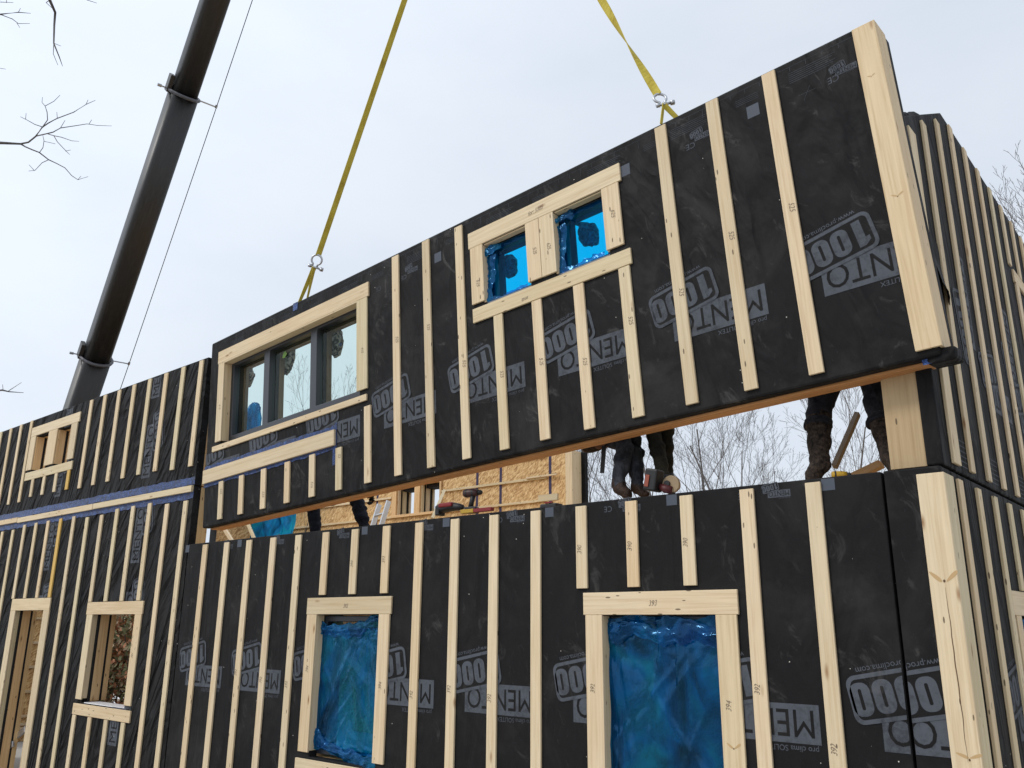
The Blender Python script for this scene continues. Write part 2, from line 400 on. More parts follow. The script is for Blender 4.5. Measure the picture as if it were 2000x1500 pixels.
def text2d(s, size, align='CENTER', bold=0.0, sx=1.0):
    k = (s, bold, align)
    if k not in _tc:
        cu = bpy.data.curves.new('t', 'FONT'); cu.body = s; cu.size = 1; cu.align_x = align; cu.offset = bold; cu.resolution_u = 3
        o = bpy.data.objects.new('t', cu); COL.objects.link(o)
        dg = bpy.context.evaluated_depsgraph_get(); me = bpy.data.meshes.new_from_object(o.evaluated_get(dg))
        _tc[k] = ([(v.co.x, v.co.y) for v in me.vertices], [tuple(p.vertices) for p in me.polygons])
        bpy.data.objects.remove(o); bpy.data.meshes.remove(me); bpy.data.curves.remove(cu)
    v, f = _tc[k]
    return [(x*size*sx, y*size) for x, y in v], f
def rrect(w, h, r, n=5):
    out = []
    for cx, cy, a0 in ((w/2-r, h/2-r, 0), (-w/2+r, h/2-r, 90), (-w/2+r, -h/2+r, 180), (w/2-r, -h/2+r, 270)):
        for i in range(n+1):
            a = rad(a0+90*i/n); out.append((cx+r*math.cos(a), cy+r*math.sin(a)))
    return out
def ring2d(outer, inner):
    n = len(outer); return outer+inner, [(i, (i+1) % n, n+(i+1) % n, n+i) for i in range(n)]
class Print:
    """Flat printing laid on a wall face: 2-D shapes in wall coordinates, front side towards -y."""
    def __init__(s): s.V = []; s.F = []; s.M = []
    def put(s, vf, m, y, loc=(0, 0), rot=0, sc=1):
        v, f = vf; b = len(s.V); c, q = math.cos(rot), math.sin(rot)
        for x, z in v:
            x *= sc; z *= sc
            s.V.append((loc[0]+x*c-z*q, y, loc[1]+x*q+z*c))
        for p in f: s.F.append(tuple(b+i for i in p)); s.M.append(m)
    def rect(s, x0, x1, z0, z1, m, y): s.put(([(x0, z0), (x1, z0), (x1, z1), (x0, z1)], [(0, 1, 2, 3)]), m, y)
    def emit(s, T, name, mats, parent=None):
        mem = next((c.data.materials[0] for c in T.o.children if c.type == 'MESH' and c.data.materials[0] and c.data.materials[0].name in INKOF), None)
        if mem: mats = [INKOF[mem.name] if m_ is INK else mem if m_ is BLACKP else m_ for m_ in mats]
        return T.add(name, s.V, s.F, None, parent, mats=mats, fm=s.M)
def compose(elems, loc, rot, sc, y):
    """elems: list of (vf, material index, layer, loc, rot) in logo units"""
    P = Print(); c, q = math.cos(rot), math.sin(rot)
    for vf, m, lay, l, r in elems:
        lx, lz = l[0]*sc, l[1]*sc
        P.put(vf, m, y-.0009*lay, (loc[0]+lx*c-lz*q, loc[1]+lx*q+lz*c), rot+r, sc)
    return P
def logo_elems():
    E = []
    E.append((([(-.405, 0), (.255, 0), (.255, .202), (-.405, .202)], [(0, 1, 2, 3)]), 0, 1, (0, 0), 0))
    v, f = text2d('MENTO', .205, 'CENTER', 0.0, 1.0)
    w = max(x for x, _ in v)-min(x for x, _ in v); mxx = (max(x for x, _ in v)+min(x for x, _ in v))/2
    v = [((x-mxx)*.60/w, y) for x, y in v]
    E.append(((v, f), 1, 2, (-.072, .030), 0))
    v, f = text2d('pro clima SOLITEX', .042, 'LEFT', .004, 1.0)
    E.append(((v, f), 0, 1, (-.39, .215), 0))
    th = rad(11); cx, cz = .160, -.078
    def loc(a, b): return (cx+a*math.cos(th)-b*math.sin(th), cz+a*math.sin(th)+b*math.cos(th))
    o = rrect(.500, .245, .05); i = rrect(.456, .201, .032)
    E.append(((i, [tuple(range(len(i)))]), 1, 3, (cx, cz), th))
    E.append((ring2d(o, i), 0, 4, (cx, cz), th))
    for k in range(3):
        E.append((ring2d(rrect(.106, .168, .045), rrect(.018, .105, .0085)), 0, 4, loc(-.048+k*.118, 0), th))
    one = [(-.016, -.084), (.034, -.084), (.034, .084), (-.004, .084), (-.040, .060), (-.040, .034), (-.016, .034)]
    E.append(((one, [tuple(range(7))]), 0, 4, loc(-.170, 0), th))
    v, f = text2d('www.proclima.com', .046, 'CENTER', .003, 1.0)
    E.append(((v, f), 0, 1, loc(.0, -.158), th))
    return E
LOGO = logo_elems()
def logo(T, x, z, rot=math.pi, sc=1.0, y=.019, name='printed_logo'):
    return compose(LOGO, (x, z), rot, sc, y-.0008).emit(T, name, [INK, BLACKP])
def clip_print(P, x0, x1, z0, z1):
    """cut printing to a rectangle (used where a board or an edge hides nothing but the sheet itself ends)"""
    bm = bmesh.new(); vs = [bm.verts.new(v) for v in P.V]
    for f, m in zip(P.F, P.M):
        try: g = bm.faces.new([vs[i] for i in f]); g.material_index = m
        except ValueError: pass
    for co, no in (((x0, 0, 0), (-1, 0, 0)), ((x1, 0, 0), (1, 0, 0)), ((0, 0, z0), (0, 0, -1)), ((0, 0, z1), (0, 0, 1))):
        bmesh.ops.bisect_plane(bm, geom=bm.verts[:]+bm.edges[:]+bm.faces[:], plane_co=co, plane_no=no, clear_outer=True)
    bm.verts.index_update(); Q = Print(); Q.V = [tuple(v.co) for v in bm.verts]
    Q.F = [tuple(v.index for v in f.verts) for f in bm.faces]; Q.M = [f.material_index for f in bm.faces]; bm.free(); return Q
def logo_clip(T, x, z, rot, box, sc=1.0, y=.019):
    return clip_print(compose(LOGO, (x, z), rot, sc, y-.0008), *box).emit(T, 'printed_logo', [INK, BLACKP])
def logo_around(T, x, z, rot, holes, box=(-99, 99, -99, 99), y=.019):
    parts = [box]
    for h in holes:
        new = []
        for b in parts:
            if h[1] <= b[0] or h[0] >= b[1] or h[3] <= b[2] or h[2] >= b[3]: new.append(b); continue
            new += [(b[0], h[0], b[2], b[3]), (h[1], b[1], b[2], b[3])]
            m0, m1 = max(b[0], h[0]), min(b[1], h[1]); new += [(m0, m1, h[3], b[3]), (m0, m1, b[2], h[2])]
        parts = [b for b in new if b[1] > b[0] and b[3] > b[2]]
    A = Print()
    for b in parts:
        Q_ = clip_print(compose(LOGO, (x, z), rot, 1.0, y-.0008), *b); n = len(A.V)
        A.V += Q_.V; A.F += [tuple(i+n for i in f) for f in Q_.F]; A.M += Q_.M
    if A.F: A.emit(T, 'printed_logo', [INK, BLACKP])
def mark(T, s, x, z, size=.048, rot=rad(90), y=0.0, parent=None):
    P = Print(); v_, f_ = text2d(s, size, 'CENTER', 0.0, .8); v_ = [(a+b*.25+.004*rag(a*60+x*9), b+.003*rag(a*50+z*7)) for a, b in v_]; P.put((v_, f_), 0, y-.0012, (x, z), rot+.12*rag(x*5+z*3)); return P.emit(T, 'marker_number', [PENCIL], parent)

def vknots(T, spots, y=0.0, parent=None):
    P = Print()
    for x, z, sc, open_ in spots:
        for sg in (-1, 1):
            el = [(.030*math.cos(a)*sc, .0075*math.sin(a)*sc*(1+.3*math.cos(a))) for a in [2*math.pi*k/14 for k in range(14)]]
            P.put((el, [tuple(range(14))]), 0, y-.0008, (x+sg*.030*sc, z+.014*sc), sg*open_)
        P.put(([(.0045*math.cos(a)*sc, .006*math.sin(a)*sc) for a in [2*math.pi*k/10 for k in range(10)]], [tuple(range(10))]), 1, y-.0012, (x, z-.004), 0)
    return P.emit(T, 'knot_marks', [KNOTM, KNOTD], parent)
def rag(x): return noise.noise(Vector((x, 3.3, 1.7)))
def strip(T, name, x0, x1, z0, z1, y, m, n=60, ragged=.012, th=.003, lump=.004):
    """a lumpy hand-laid strip of tape with ragged edges"""
    V = []; Fc = []
    horiz = abs(x1-x0) > abs(z1-z0)
    for i in range(n+1):
        t = i/n
        for j in range(5):
            s = j/4
            if horiz:
                x = x0+(x1-x0)*t; e = ragged*rag(x*9+j*0+z0*5) if s == 0 else (ragged*rag(x*11+7+z1*3) if s == 1 else 0)
                z = z0+(z1-z0)*s+e
            else:
                z = z0+(z1-z0)*t; e = ragged*rag(z*9+x0) if s in (0, 1) else 0
                x = x0+(x1-x0)*s+e
            yy = y-th-lump*(.5+.5*noise.noise(Vector((x*14, z*30, 0))))
            V.append((x, yy, z))
    for i in range(n):
        for j in range(4):
            a = i*5+j; Fc.append((a, a+1, a+6, a+5) if not horiz else (a, a+5, a+6, a+1))
    o = T.add(name, V, Fc, m, smooth=True)
    return o
def film(T, x0, x1, z0, z1, y, m, parent=None, name='protective_film', nx=72, nz=112, amp=.03, seed=1, edge=.03, hole=None):
    """loose sheet with long folds fanning out from where it is gathered"""
    rn = random.Random(seed*17+3); V = []; Fc = []; folds = []
    W_, H_ = x1-x0, z1-z0
    for k in range(24):
        cx = x0+W_*rn.random(); cz = z0+H_*rn.random(); top = rn.random() < .5
        gx = x0+W_*rn.choice((.08, .5, .92)); gz = z1 if top else z0
        a = math.atan2(cx-gx, cz-gz)+rn.gauss(0, .12)
        folds.append((cx, cz, math.cos(a), math.sin(a), rn.uniform(.008, .030), rn.uniform(.12, .45)*H_, rn.uniform(.25, 1.0)))
    for j in range(nz+1):
        for i in range(nx+1):
            s, t = i/nx, j/nz
            x = x0+W_*s; z = z0+H_*t
            x += edge*noise.noise(Vector((z*5+seed, 1, 0)))*abs(2*s-1)**3; z += edge*noise.noise(Vector((x*5+seed, 7, 0)))*abs(2*t-1)**3
            d = .75*amp*noise.noise(Vector((x*2.6+z*.7, z*1.9+seed, 2.0)))
            for cx, cz, ca, sa, w, L_, h in folds:
                u = (x-cx)*ca-(z-cz)*sa; v = (x-cx)*sa+(z-cz)*ca
                if abs(u) < w*2.2 and abs(v) < L_*1.5: d += amp*.50*h*math.exp(-(abs(u)/w)**1.3)*math.exp(-(v/L_)**2)
            e = min(t, 1-t)
            d += amp*.9*max(0, 1-e*8)*(noise.noise(Vector((x*11, z*20+seed, 3)))+.5*noise.noise(Vector((x*26, z*40+seed, 3))))
            V.append((x, y-abs(d)-.002, z))
    for j in range(nz):
        for i in range(nx):
            a = j*(nx+1)+i; Fc.append((a, a+1, a+nx+2, a+nx+1))
    return T.add(name, V, Fc, m, parent, smooth=True)
def crumple(T, name, pts, r, m, seed=0, n=10, squash=.45, parent=None, dens=9):
    """a gathered, creased band of film along a path"""
    P = []
    for a, b in zip(pts[:-1], pts[1:]):
        a = Vector(a); b = Vector(b)
        for k in range(dens): P.append(a.lerp(b, k/dens))
    P.append(Vector(pts[-1])); V = []; Fc = []; n = 13
    for i, p in enumerate(P):
        d = (P[min(i+1, len(P)-1)]-P[max(i-1, 0)]).normalized(); w = Vector((-d.z, 0, d.x)); w.normalize()
        rr = r*(1.15+.9*noise.noise(Vector((i*.17, seed*3.1, 0))))
        for j in range(n):
            t = j/(n-1)*2-1
            q = p+w*(t*rr*1.35)
            k = noise.noise(Vector((q.x*30+seed, q.z*30, 1)))*.9+noise.noise(Vector((q.x*70+seed, q.z*70, 5)))*.6
            q = q+w*rr*.35*noise.noise(Vector((i*.4, t*1.5, seed)))+Vector((0, -abs(k)*r*.75+abs(t)*r*.3, 0))
            V.append(tuple(q))
        if i:
            o = (i-1)*n
            for j in range(n-1): Fc.append((o+j, o+j+1, o+n+j+1, o+n+j))
    return T.add(name, V, Fc, m, parent, smooth=True)

# ------------------------------------------------------------------ ground and hidden surroundings
def ground():
    V = []; Fc = []; n = 80; S = 260
    for j in range(n+1):
        for i in range(n+1):
            x = (i/n-.5)*2; y = (j/n-.5)*2; x = math.copysign(abs(x)**2.2, x)*S; y = math.copysign(abs(y)**2.2, y)*S
            r = math.hypot(x+5, y-6)
            z = .12*noise.noise(Vector((x*.25, y*.25, 0)))*min(1, r/12)+max(0, r-30)*.03*(.6+noise.noise(Vector((x*.02, y*.02, 4))))
            V.append((x, y, z-.02))
    for j in range(n):
        for i in range(n): a = j*(n+1)+i; Fc.append((a, a+1, a+n+2, a+n+1))
    m = mat('ground_snow_and_mud', (.5, .48, .45), .9); t = NT(m)
    c = t.ramp(t.noise(t.coords((1, 1, 1), rnd=False), .6, 8, .7), [(.40, (.20, .155, .11)), (.50, (.42, .37, .30)), (.58, (.72, .73, .75))])
    t.l(c, t.b.inputs['Base Color']); t.l(t.bump(t.noise(t.coords((1, 1, 1), rnd=False), 9, 6, .7), .6, .05), t.b.inputs['Normal'])
    me = bpy.data.meshes.new('ground'); me.from_pydata(V, [], Fc); me.materials.append(m)
    for p in me.polygons: p.use_smooth = True
    o = bpy.data.objects.new('ground', me); COL.objects.link(o); o['kind'] = 'structure'
ground()
GZ = -Z0     # ground level in camera datum

# ------------------------------------------------------------------ frames of the walls
YB = 4.764                                        # plane of the batten faces of the front
MF = Matrix.Translation((0, YB, 0))               # front: x right, y into the wall, z up
XR = -1.151
MR = Matrix(((0, -1, 0, XR), (1, 0, 0, 0), (0, 0, 1, 0), (0, 0, 0, 1)))   # gable side: local x runs back along +y
MT = .019; TH = .29                               # membrane face, back of the wall

def wall_slab(T, u0, u1, v0, v1, holes, m, name='membrane_face', split=True, bev=.010, TH=.29):
    """outer insulation wrapped in membrane, and the timber layer behind it"""
    V, Fc = slab_holes(u0, u1, v0, v1, MT, MT+.085, holes)
    a = T.add(name, V, Fc, m, bevel=bev)
    V, Fc = slab_holes(u0+.004, u1-.004, v0+.004, v1-.004, MT+.086, MT+TH-.02, [(h[0]-.003, h[1]+.003, h[2]-.003, h[3]+.003) for h in holes])
    b = T.add('timber_core', V, Fc, WOOD2)
    V, Fc = slab_holes(u0+.006, u1-.006, v0+.006, v1-.006, MT+TH-.019, MT+TH, [(h[0]-.004, h[1]+.004, h[2]-.004, h[3]+.004) for h in holes])
    T.add('inner_sheathing', V, Fc, OSB)
    return a

# ---- ground floor front wall -------------------------------------------------
T = Thing('front_wall', 'ground floor front wall wrapped in black membrane, with pale battens and two blue-filmed windows', 'wall', (-5.0, .15, GZ+.25), MF)
w1 = (-6.37, -5.52, -1.08, .078); w2 = (-3.32, -2.50, -1.95, .072)
wall_slab(T, -8.72, -1.470, GZ+.25, .82, [w1, w2], MEM_FRONT)
BT = .797; BB = GZ+.32
for k, x in enumerate((-8.398, -7.985, -7.580, -7.170, -6.766)): board(T, x, x+.089, BB, BT)
board(T, -6.356, -6.267, .248, BT); board(T, -5.946, -5.857, .248, BT); board(T, -5.536, -5.447, .248, BT)
for x in (-5.139, -4.735, -4.327, -3.925): board(T, x, x+.089, BB, BT)
for x in (-3.522, -3.114, -2.704): board(T, x, x+.089, .243, BT)
for x in (-2.295, -1.889): board(T, x, x+.089, BB, BT)
for x in (-6.356, -5.946, -5.536): board(T, x, x+.089, BB, -1.235)
def window_trim(T, hx0, hx1, hz0, hz1, j1, j2, jb, sill=None, deep=.09):
    board(T, hx0, hx1, hz0, hz1, name='header_board')
    board(T, hx0+.02, hx1-.02, hz0+.002, hz0+.012, .0195, deep, name='head_liner')
    for (a, b, inner) in (j1, j2):
        board(T, a, b, jb, hz0-.001, name='jamb_board')
        s = b-.02 if inner > 0 else a
        board(T, s, s+.019, jb+.012, hz0-.004, .0195, deep, name='jamb_liner')
    if sill: board(T, *sill, name='sill_board')
window_trim(T, -6.513, -5.388, .083, .224, (-6.505, -6.365, 1), (-5.535, -5.405, -1), -1.045, (-6.53, -5.38, -1.215, -1.098))
vknots(T, [(-2.43, -.66, .8, .6)])
window_trim(T, -3.468, -2.351, .071, .214, (-3.452, -3.318, 1), (-2.500, -2.364, -1), -1.95, None)
def window_unit(T, x0, x1, z0, z1, y, mull=(), bar=.06, glass=GLASSD, dep=.07, name='window_unit'):
    V = []; Fc = []
    cuts = [x0+bar] + [c for m_ in mull for c in m_] + [x1-bar]
    holes = [(cuts[i], cuts[i+1], z0+bar, z1-bar) for i in range(0, len(cuts), 2)]
    V, Fc = slab_holes(x0, x1, z0, z1, y, y+dep, holes)
    f = T.add(name, V, Fc, FRAME, bevel=.006)
    for h in holes:
        V, Fc = boxvf(h[0]-.005, h[1]+.005, y+dep*.55, y+dep*.55+.006, h[2]-.005, h[3]+.005)
        T.add('pane', V, Fc, glass, f)
    return f
wu1 = window_unit(T, -6.385, -5.505, -1.06, .072, .100, (), .05)
wu2 = window_unit(T, -3.335, -2.485, -1.93, .066, .100, ((-2.93, -2.88),), .05)
film(T, -6.415, -5.525, -1.02, -.03, .085, FILM, wu1, seed=2, amp=.03)
crumple(T, 'film_roll', [(-6.47, .05, -.015), (-6.3, .07, -.05), (-6.05, .07, -.055), (-5.85, .07, -.04), (-5.7, .07, .02), (-5.55, .08, .05)], .035, FILM, 1, parent=wu1)
crumple(T, 'film_roll', [(-6.40, .06, -.93), (-6.2, .07, -.99), (-5.95, .05, -1.03), (-5.75, .03, -1.06), (-5.6, .02, -1.08), (-5.56, .01, -1.16)], .042, FILM, 4, parent=wu1)
film(T, -3.350, -2.495, -1.93, .060, .085, FILM, wu2, seed=9, amp=.036)
crumple(T, 'film_roll', [(-3.30, .06, -.06), (-3.12, .05, .0), (-2.98, .06, -.05), (-2.86, .06, -.06), (-2.70, .05, -.02), (-2.52, .06, -.07)], .040, FILM, 6, parent=wu2)
crumple(T, 'film_roll', [(-3.40, .04, -.15), (-3.41, .03, -.4), (-3.39, .04, -.75)], .030, FILM, 8, parent=wu2)
for i in range(8):
    x = -8.652+.985*i-(.01 if i else 0)
    logo_around(T, x+.42, -.403, math.pi, [w1, w2], (-8.70, -1.476, -3, 3))
P = Print()
for x, z in ((-8.735, .735), (-7.727, .740), (-5.79, .745), (-4.80, .745), (-3.765, .745), (-2.77, .745), (-1.762, .745)): P.rect(x-.038, x+.038, z, .812, 2, .0178)
for x, z in ((-8.0, .77), (-6.10, .775), (-5.05, .775), (-4.24, .776), (-3.26, .778), (-2.28, .776)): P.put(text2d('CE', .055, 'CENTER', .0, 1), 0, .0178, (x, z), math.pi)
P.emit(T, 'printed_marks', [INK, BLACKP, TAG])
for x in (-7.93, -7.05, -6.08, -5.03, -4.08, -3.09, -2.07): compose(LOGO, (x, .775), math.pi, .21, .0185).emit(T, 'printed_logo', [INK, BLACKP])
for s_, x, z in (('392', -7.54, -.45), ('392', -7.12, -.5), ('392', -6.72, -.52), ('393', -5.49, .52), ('390', -5.90, .5), ('390', -3.475, .50), ('390', -3.070, .50), ('390', -2.66, .50),
                 ('392', -5.095, -.52), ('392', -4.69, -.46), ('392', -4.285, -.50), ('392', -2.248, -.34), ('392', -1.84, -.62), ('394', -2.43, -.44), ('392', -3.385, -.39), ('394', -6.43, -.38), ('394', -5.46, -.47)): mark(T, s_, x, z)
mark(T, '393', -2.93, .125, .05, 0); mark(T, '392', -5.97, .135, .05, 0)

# ---- corner unit: front return and lower gable side --------------------------
T = Thing('corner_wall', 'lower corner wall unit with wide pale corner boards beside the ground floor front wall', 'wall', (-1.30, .15, GZ+.25), MF)
V, Fc = slab_holes(-1.458, XR-.019, GZ+.25, .822, MT, MT+.2, []); T.add('membrane_face', V, Fc, MEM_FRONT, bevel=.010)
board(T, -1.287, XR, GZ+.27, .782, 0, .0185, 'corner_board')
V, Fc = boxvf(XR-.0185, XR, .0195, .185, GZ+.27, .782)
T.add('corner_board', [(x-(XR-.009), y-.1, z-(GZ+1.5)) for x, y, z in V], Fc, WOOD, None, (XR-.009, .1, GZ+1.5), None, bevel=.0025)
logo_clip(T, -1.245, -.403, math.pi, (-1.452, XR-.03, -3, 3))
vknots(T, [(-1.215, .235, 1.3, .75), (-1.205, -.60, 1.0, .35)])
P = Print()
for k in range(24):
    z0, z1 = .20-.034*k, .20-.034*(k+1); xa = -1.213+.005*rag(k*.4); xb = -1.213+.005*rag((k+1)*.4); w0 = .0022*math.sin(math.pi*k/24)+.0004; w1_ = .0022*math.sin(math.pi*(k+1)/24)+.0004
    P.put(([(xa-w0, z0), (xb-w1_, z1), (xb+w1_, z1), (xa+w0, z0)], [(0, 1, 2, 3)]), 0, -.0008)
P.emit(T, 'drying_crack', [KNOTD])
T = Thing('gable_wall', 'lower gable wall running back from the corner post, dark with narrow pale battens', 'wall', (7.5, .15, GZ+.25), MR)
gw = (6.15, 7.4, -1.2, .078)
V, Fc = slab_holes(YB+.225, 12.05, GZ+.25, .822, MT, MT+.27, [gw]); T.add('membrane_face', V, Fc, MEM_SIDE, bevel=.010)
for k in range(18):
    y = 5.055+.4035*k
    if k in (3, 4, 5): board(T, y, y+.089, .232, .785); continue
    board(T, y, y+.089, GZ+.32, .785)
window_trim(T, 5.935+.02, 7.55, .079, .224, (6.0, 6.13, 1), (7.42, 7.55, -1), -1.2, None)
wu = window_unit(T, 6.14, 7.41, -1.19, .07, .10, (), .05); film(T, 6.13, 7.42, -1.18, .07, .08, FILM, wu, seed=5)
for i in range(6): logo(T, 5.98+.985*i, -.403)

# ---- upper gable wall --------------------------------------------------------
T = Thing('gable_wall', 'upper gable wall with slanting top, dark with pale battens, against the sky', 'wall', (7.5, .15, .83), MR)
prof = [(4.865, .838), (12.05, .838), (12.05, 2.95), (10.85, 3.575), (6.06, 3.575), (4.865, 2.945)]
def prism(prof, y0, y1):
    n = len(prof); V = [(a, y0, b) for a, b in prof]+[(a, y1, b) for a, b in prof]
    Fc = [tuple(range(n)), tuple(range(2*n-1, n-1, -1))]+[(i, n+i, n+(i+1) % n, (i+1) % n) for i in range(n)]
    return V, Fc
V, Fc = prism(prof, MT, MT+.085); T.add('membrane_face', V, Fc, MEM_SIDE, bevel=.010)
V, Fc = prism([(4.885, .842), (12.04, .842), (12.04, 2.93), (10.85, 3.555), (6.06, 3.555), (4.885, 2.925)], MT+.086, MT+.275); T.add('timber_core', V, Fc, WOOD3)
def topz(y): return min(3.54, 2.90+max(0, y-4.865)*.525) if y < 8 else 3.54
board(T, 5.025, 5.166, .868, topz(5.03)-.03)
for k in range(1, 17):
    y = 5.39+.401*(k-1)
    if k in (7, 8, 9): board(T, y, y+.089, 2.985, topz(y)); board(T, y, y+.089, .868, 1.5); continue
    board(T, y, y+.089, .868, topz(y))
board(T, 7.915, 9.2, 2.86, 2.975, name='header_board'); board(T, 7.95, 8.07, 1.55, 2.858, name='jamb_board')
V, Fc = slab_holes(4.95, 5.9, 2.99, 3.03, .0, .018, []); 
# torn flap of membrane and the roll on top of the wall
V = []; Fc = []
for i in range(13):
    for j in range(7):
        y = 5.18+.30*i/12; z = 2.30-.40*j/6
        V.append((y, .012-.07*(j/6)**2*(1-i/12)-.01*noise.noise(Vector((y*9, z*9, 1))), z))
for i in range(12):
    for j in range(6): a = i*7+j; Fc.append((a, a+7, a+8, a+1))
T.add('torn_flap', V, Fc, MEM_SIDE, smooth=True)
V, Fc = tube([(4.9+.12*i, .20, (2.99+.525*.12*i if i < 10 else 3.61)+.02*rag(i)) for i in range(14)], [.045+.015*rag(i*2) for i in range(14)], 9); T.add('membrane_roll', V, Fc, MEM_WING, smooth=True)
for i in range(3): logo(T, 5.85+1.30*i, 2.02-.02*i, rad(-90), 1.0)
for i in range(3): logo(T, 6.5+1.0*i, 1.62, math.pi, 1.0)
P = Print()
for y0 in (5.20, 5.95, 6.8):
    for j in range(6): P.rect(y0, y0+.24-.03*(j % 3), 1.03-.03*j, 1.036-.03*j, 0, .0175)
P.emit(T, 'printed_marks', [INK, BLACKP, TAG])

# ---- left wing: ground floor -------------------------------------------------
T = Thing('wing_wall', 'left wing ground floor wall with doorway, one open window and a ledger board on blue tape', 'wall', (-12, .15, GZ+.25), MF)
dh = (-13.192, -12.235, GZ+.25, .152); wh = (-10.788, -9.71, -.905, .093)
wall_slab(T, -15.9, -8.735, GZ+.25, 1.455, [dh, wh], MEM_WING, bev=.006, TH=.205)
LB = GZ+.32
for k in range(18):
    x = -8.903-.4075*k; a = x; b = x+.086; top = (1.345, 1.302)[k in (0, 1, 5, 6)]+(0 if k not in (7, 8) else 0)
    if k in (12, 13): top = 1.30
    m = WOODY if k == 8 else WOOD
    if k in (2, 3, 4, 5): board(T, a, b, .243, top); board(T, a, b, LB, -1.048); continue
    if k in (8, 9, 10, 11): board(T, a, b, .314, top, m=m); continue
    board(T, a, b, LB, top)
window_trim(T, -10.944, -9.540, .094, .238, (-10.925, -10.77, 1), (-9.705, -9.555, -1), -.872, (-10.957, -9.536, -1.043, -.920), .07)
window_trim(T, -13.345, -12.055, .153, .310, (-13.345, -13.175, 1), (-12.230, -12.045, -1), GZ+.26, None, .07)
V, Fc = boxvf(-10.72, -9.60, .02, .20, -.925, -.900); T.add('sill_flashing', V, Fc, mat('white_flashing', (.72, .72, .74), .35))
# layered reveals of the thick wall: liner, gasket, stud, gasket, stud
for (x, z0, z1) in ((-10.764, -.89, .09), (-13.170, GZ+.27, .150)):
    for (ya, yb, m, dx) in ((.071, .096, BLACK, .017), (.097, .200, WOOD2, .018), (.201, .227, BLACK, .017), (.228, .286, WOOD2, .018)):
        board(T, x, x+dx, z0, z1, ya, yb, 'reveal_layer', m, bev=0)
    x2 = -9.712 if x > -12 else -12.236
    board(T, x2-.018, x2, z0, z1, .071, .286, 'reveal_layer', WOOD2, bev=0)
board(T, -13.61, -11.17, 1.389, 1.462, -.012, .0185, 'ledger_board'); board(T, -11.155, -8.745, 1.392, 1.462, -.012, .0185, 'ledger_board')
board(T, -15.9, -13.625, 1.402, 1.472, -.012, .0185, 'ledger_board')
strip(T, 'tape_strip', -15.9, -8.73, 1.318, 1.402, .019, TAPE, 260)
for zz in (-1.30, -.315, .67):
    for cx_ in (-9.80, -12.30): logo_around(T, cx_, zz+.405, rad(90), [dh, wh], (-15.9, -8.74, -3, 1.31))
V, Fc = boxvf(-11.205, -11.196, .012, .0195, GZ+.3, 1.3); T.add('membrane_seam', V, Fc, BLACK)
for s_, x, z in (('392', -8.86, -.2), ('391', -9.63, -.35)): mark(T, s_, x, z)

# ---- left wing: upper floor --------------------------------------------------
T = Thing('wing_wall', 'left wing upper floor wall of wrinkled black membrane with a small twin opening', 'wall', (-12, .15, 1.46), MF)
uh = [(-13.46, -12.985, 2.10, 2.655), (-12.69, -12.235, 2.10, 2.655)]
wall_slab(T, -15.9, -8.735, 1.465, 2.945, uh, MEM_WING, bev=.006, TH=.205)
for k in range(18):
    x = -8.896-.4055*k; a = x; b = x+.086
    bot = {0: 1.686, 1: 1.690, 2: 1.719, 3: 1.721, 4: 1.719, 5: 1.721, 6: 1.716, 7: 1.713, 8: 1.735, 9: 1.741, 10: 1.739, 11: 1.746}.get(k, 1.702)
    if k in (8, 9, 10, 11): board(T, a, b, bot, 2.003, m=WOODY if k == 8 else WOOD); continue
    board(T, a, b, bot, 2.926 if k < 8 else 2.938)
board(T, -13.645, -11.995, 2.672, 2.812, name='header_board')
for a, b in ((-13.640, -13.455), (-12.988, -12.690), (-12.232, -12.035)): board(T, a, b, 2.160, 2.670, name='jamb_board')
board(T, -13.628, -12.018, 2.006, 2.124, name='sill_board')
for x in (-13.456, -12.692):
    for (ya, yb, m, dx) in ((.02, .12, WOOD2, .018), (.121, .16, BLACK, .004), (.161, .31, WOOD2, .018)): board(T, x, x+dx, 2.16, 2.655, ya, yb, 'reveal_layer', m, bev=0)
strip(T, 'tape_strip', -15.9, -8.73, 1.474, 1.560, .019, TAPE, 260)
for cx_ in (-9.80, -12.30):
    for zz in (1.665, 2.655): logo_around(T, cx_, zz+.405, rad(90), uh, (-15.9, -8.74, 1.57, 2.935))
V, Fc = boxvf(-11.190, -11.180, .012, .0195, 1.56, 2.94); T.add('membrane_seam', V, Fc, BLACK)

# ---- rear wall, end wall, deck ----------------------------------------------
YF = 11.78
MB = Matrix.Translation((0, YF, 0))
T = Thing('rear_wall', 'rear upper wall of bare strand board with horizontal battens and a twin window', 'wall', (-13, .1, .82), MB)
fh = [(-13.26, -12.72, 2.165, 2.745), (-12.56, -12.0, 2.165, 2.745)]
V, Fc = slab_holes(-17.9, -8.90, .82, 2.96, .0, .02, fh); T.add('strand_board_face', V, Fc, OSB)
V, Fc = slab_holes(-17.9, -8.90, .82, 2.955, .021, .26, [(a-.003, b+.003, c-.003, d+.003) for a, b, c, d in fh]); T.add('timber_core', V, Fc, WOOD2)
V, Fc = slab_holes(-17.9, -8.68, .82, 2.96, .261, .35, [(a-.006, b+.006, c-.006, d+.006) for a, b, c, d in fh]); T.add('membrane_face', V, Fc, MEM_SIDE)
board(T, -8.899, -8.75, .82, 2.962, -.02, .25, 'end_stud', WOOD)
for z in (1.3, 1.72, 2.130, 2.535, 2.925):
    segs = [(-17.8, -13.42), (-11.95, -9.32)] if 2.2 < z < 2.9 else [(-17.8, -9.32)]
    for a, b in segs: board(T, a, b, z-.02, z+.022, -.04, -.001, 'batten', WOOD)
board(T, -9.75, -9.05, 2.545, 2.575, -.075, -.041, 'batten', WOOD)
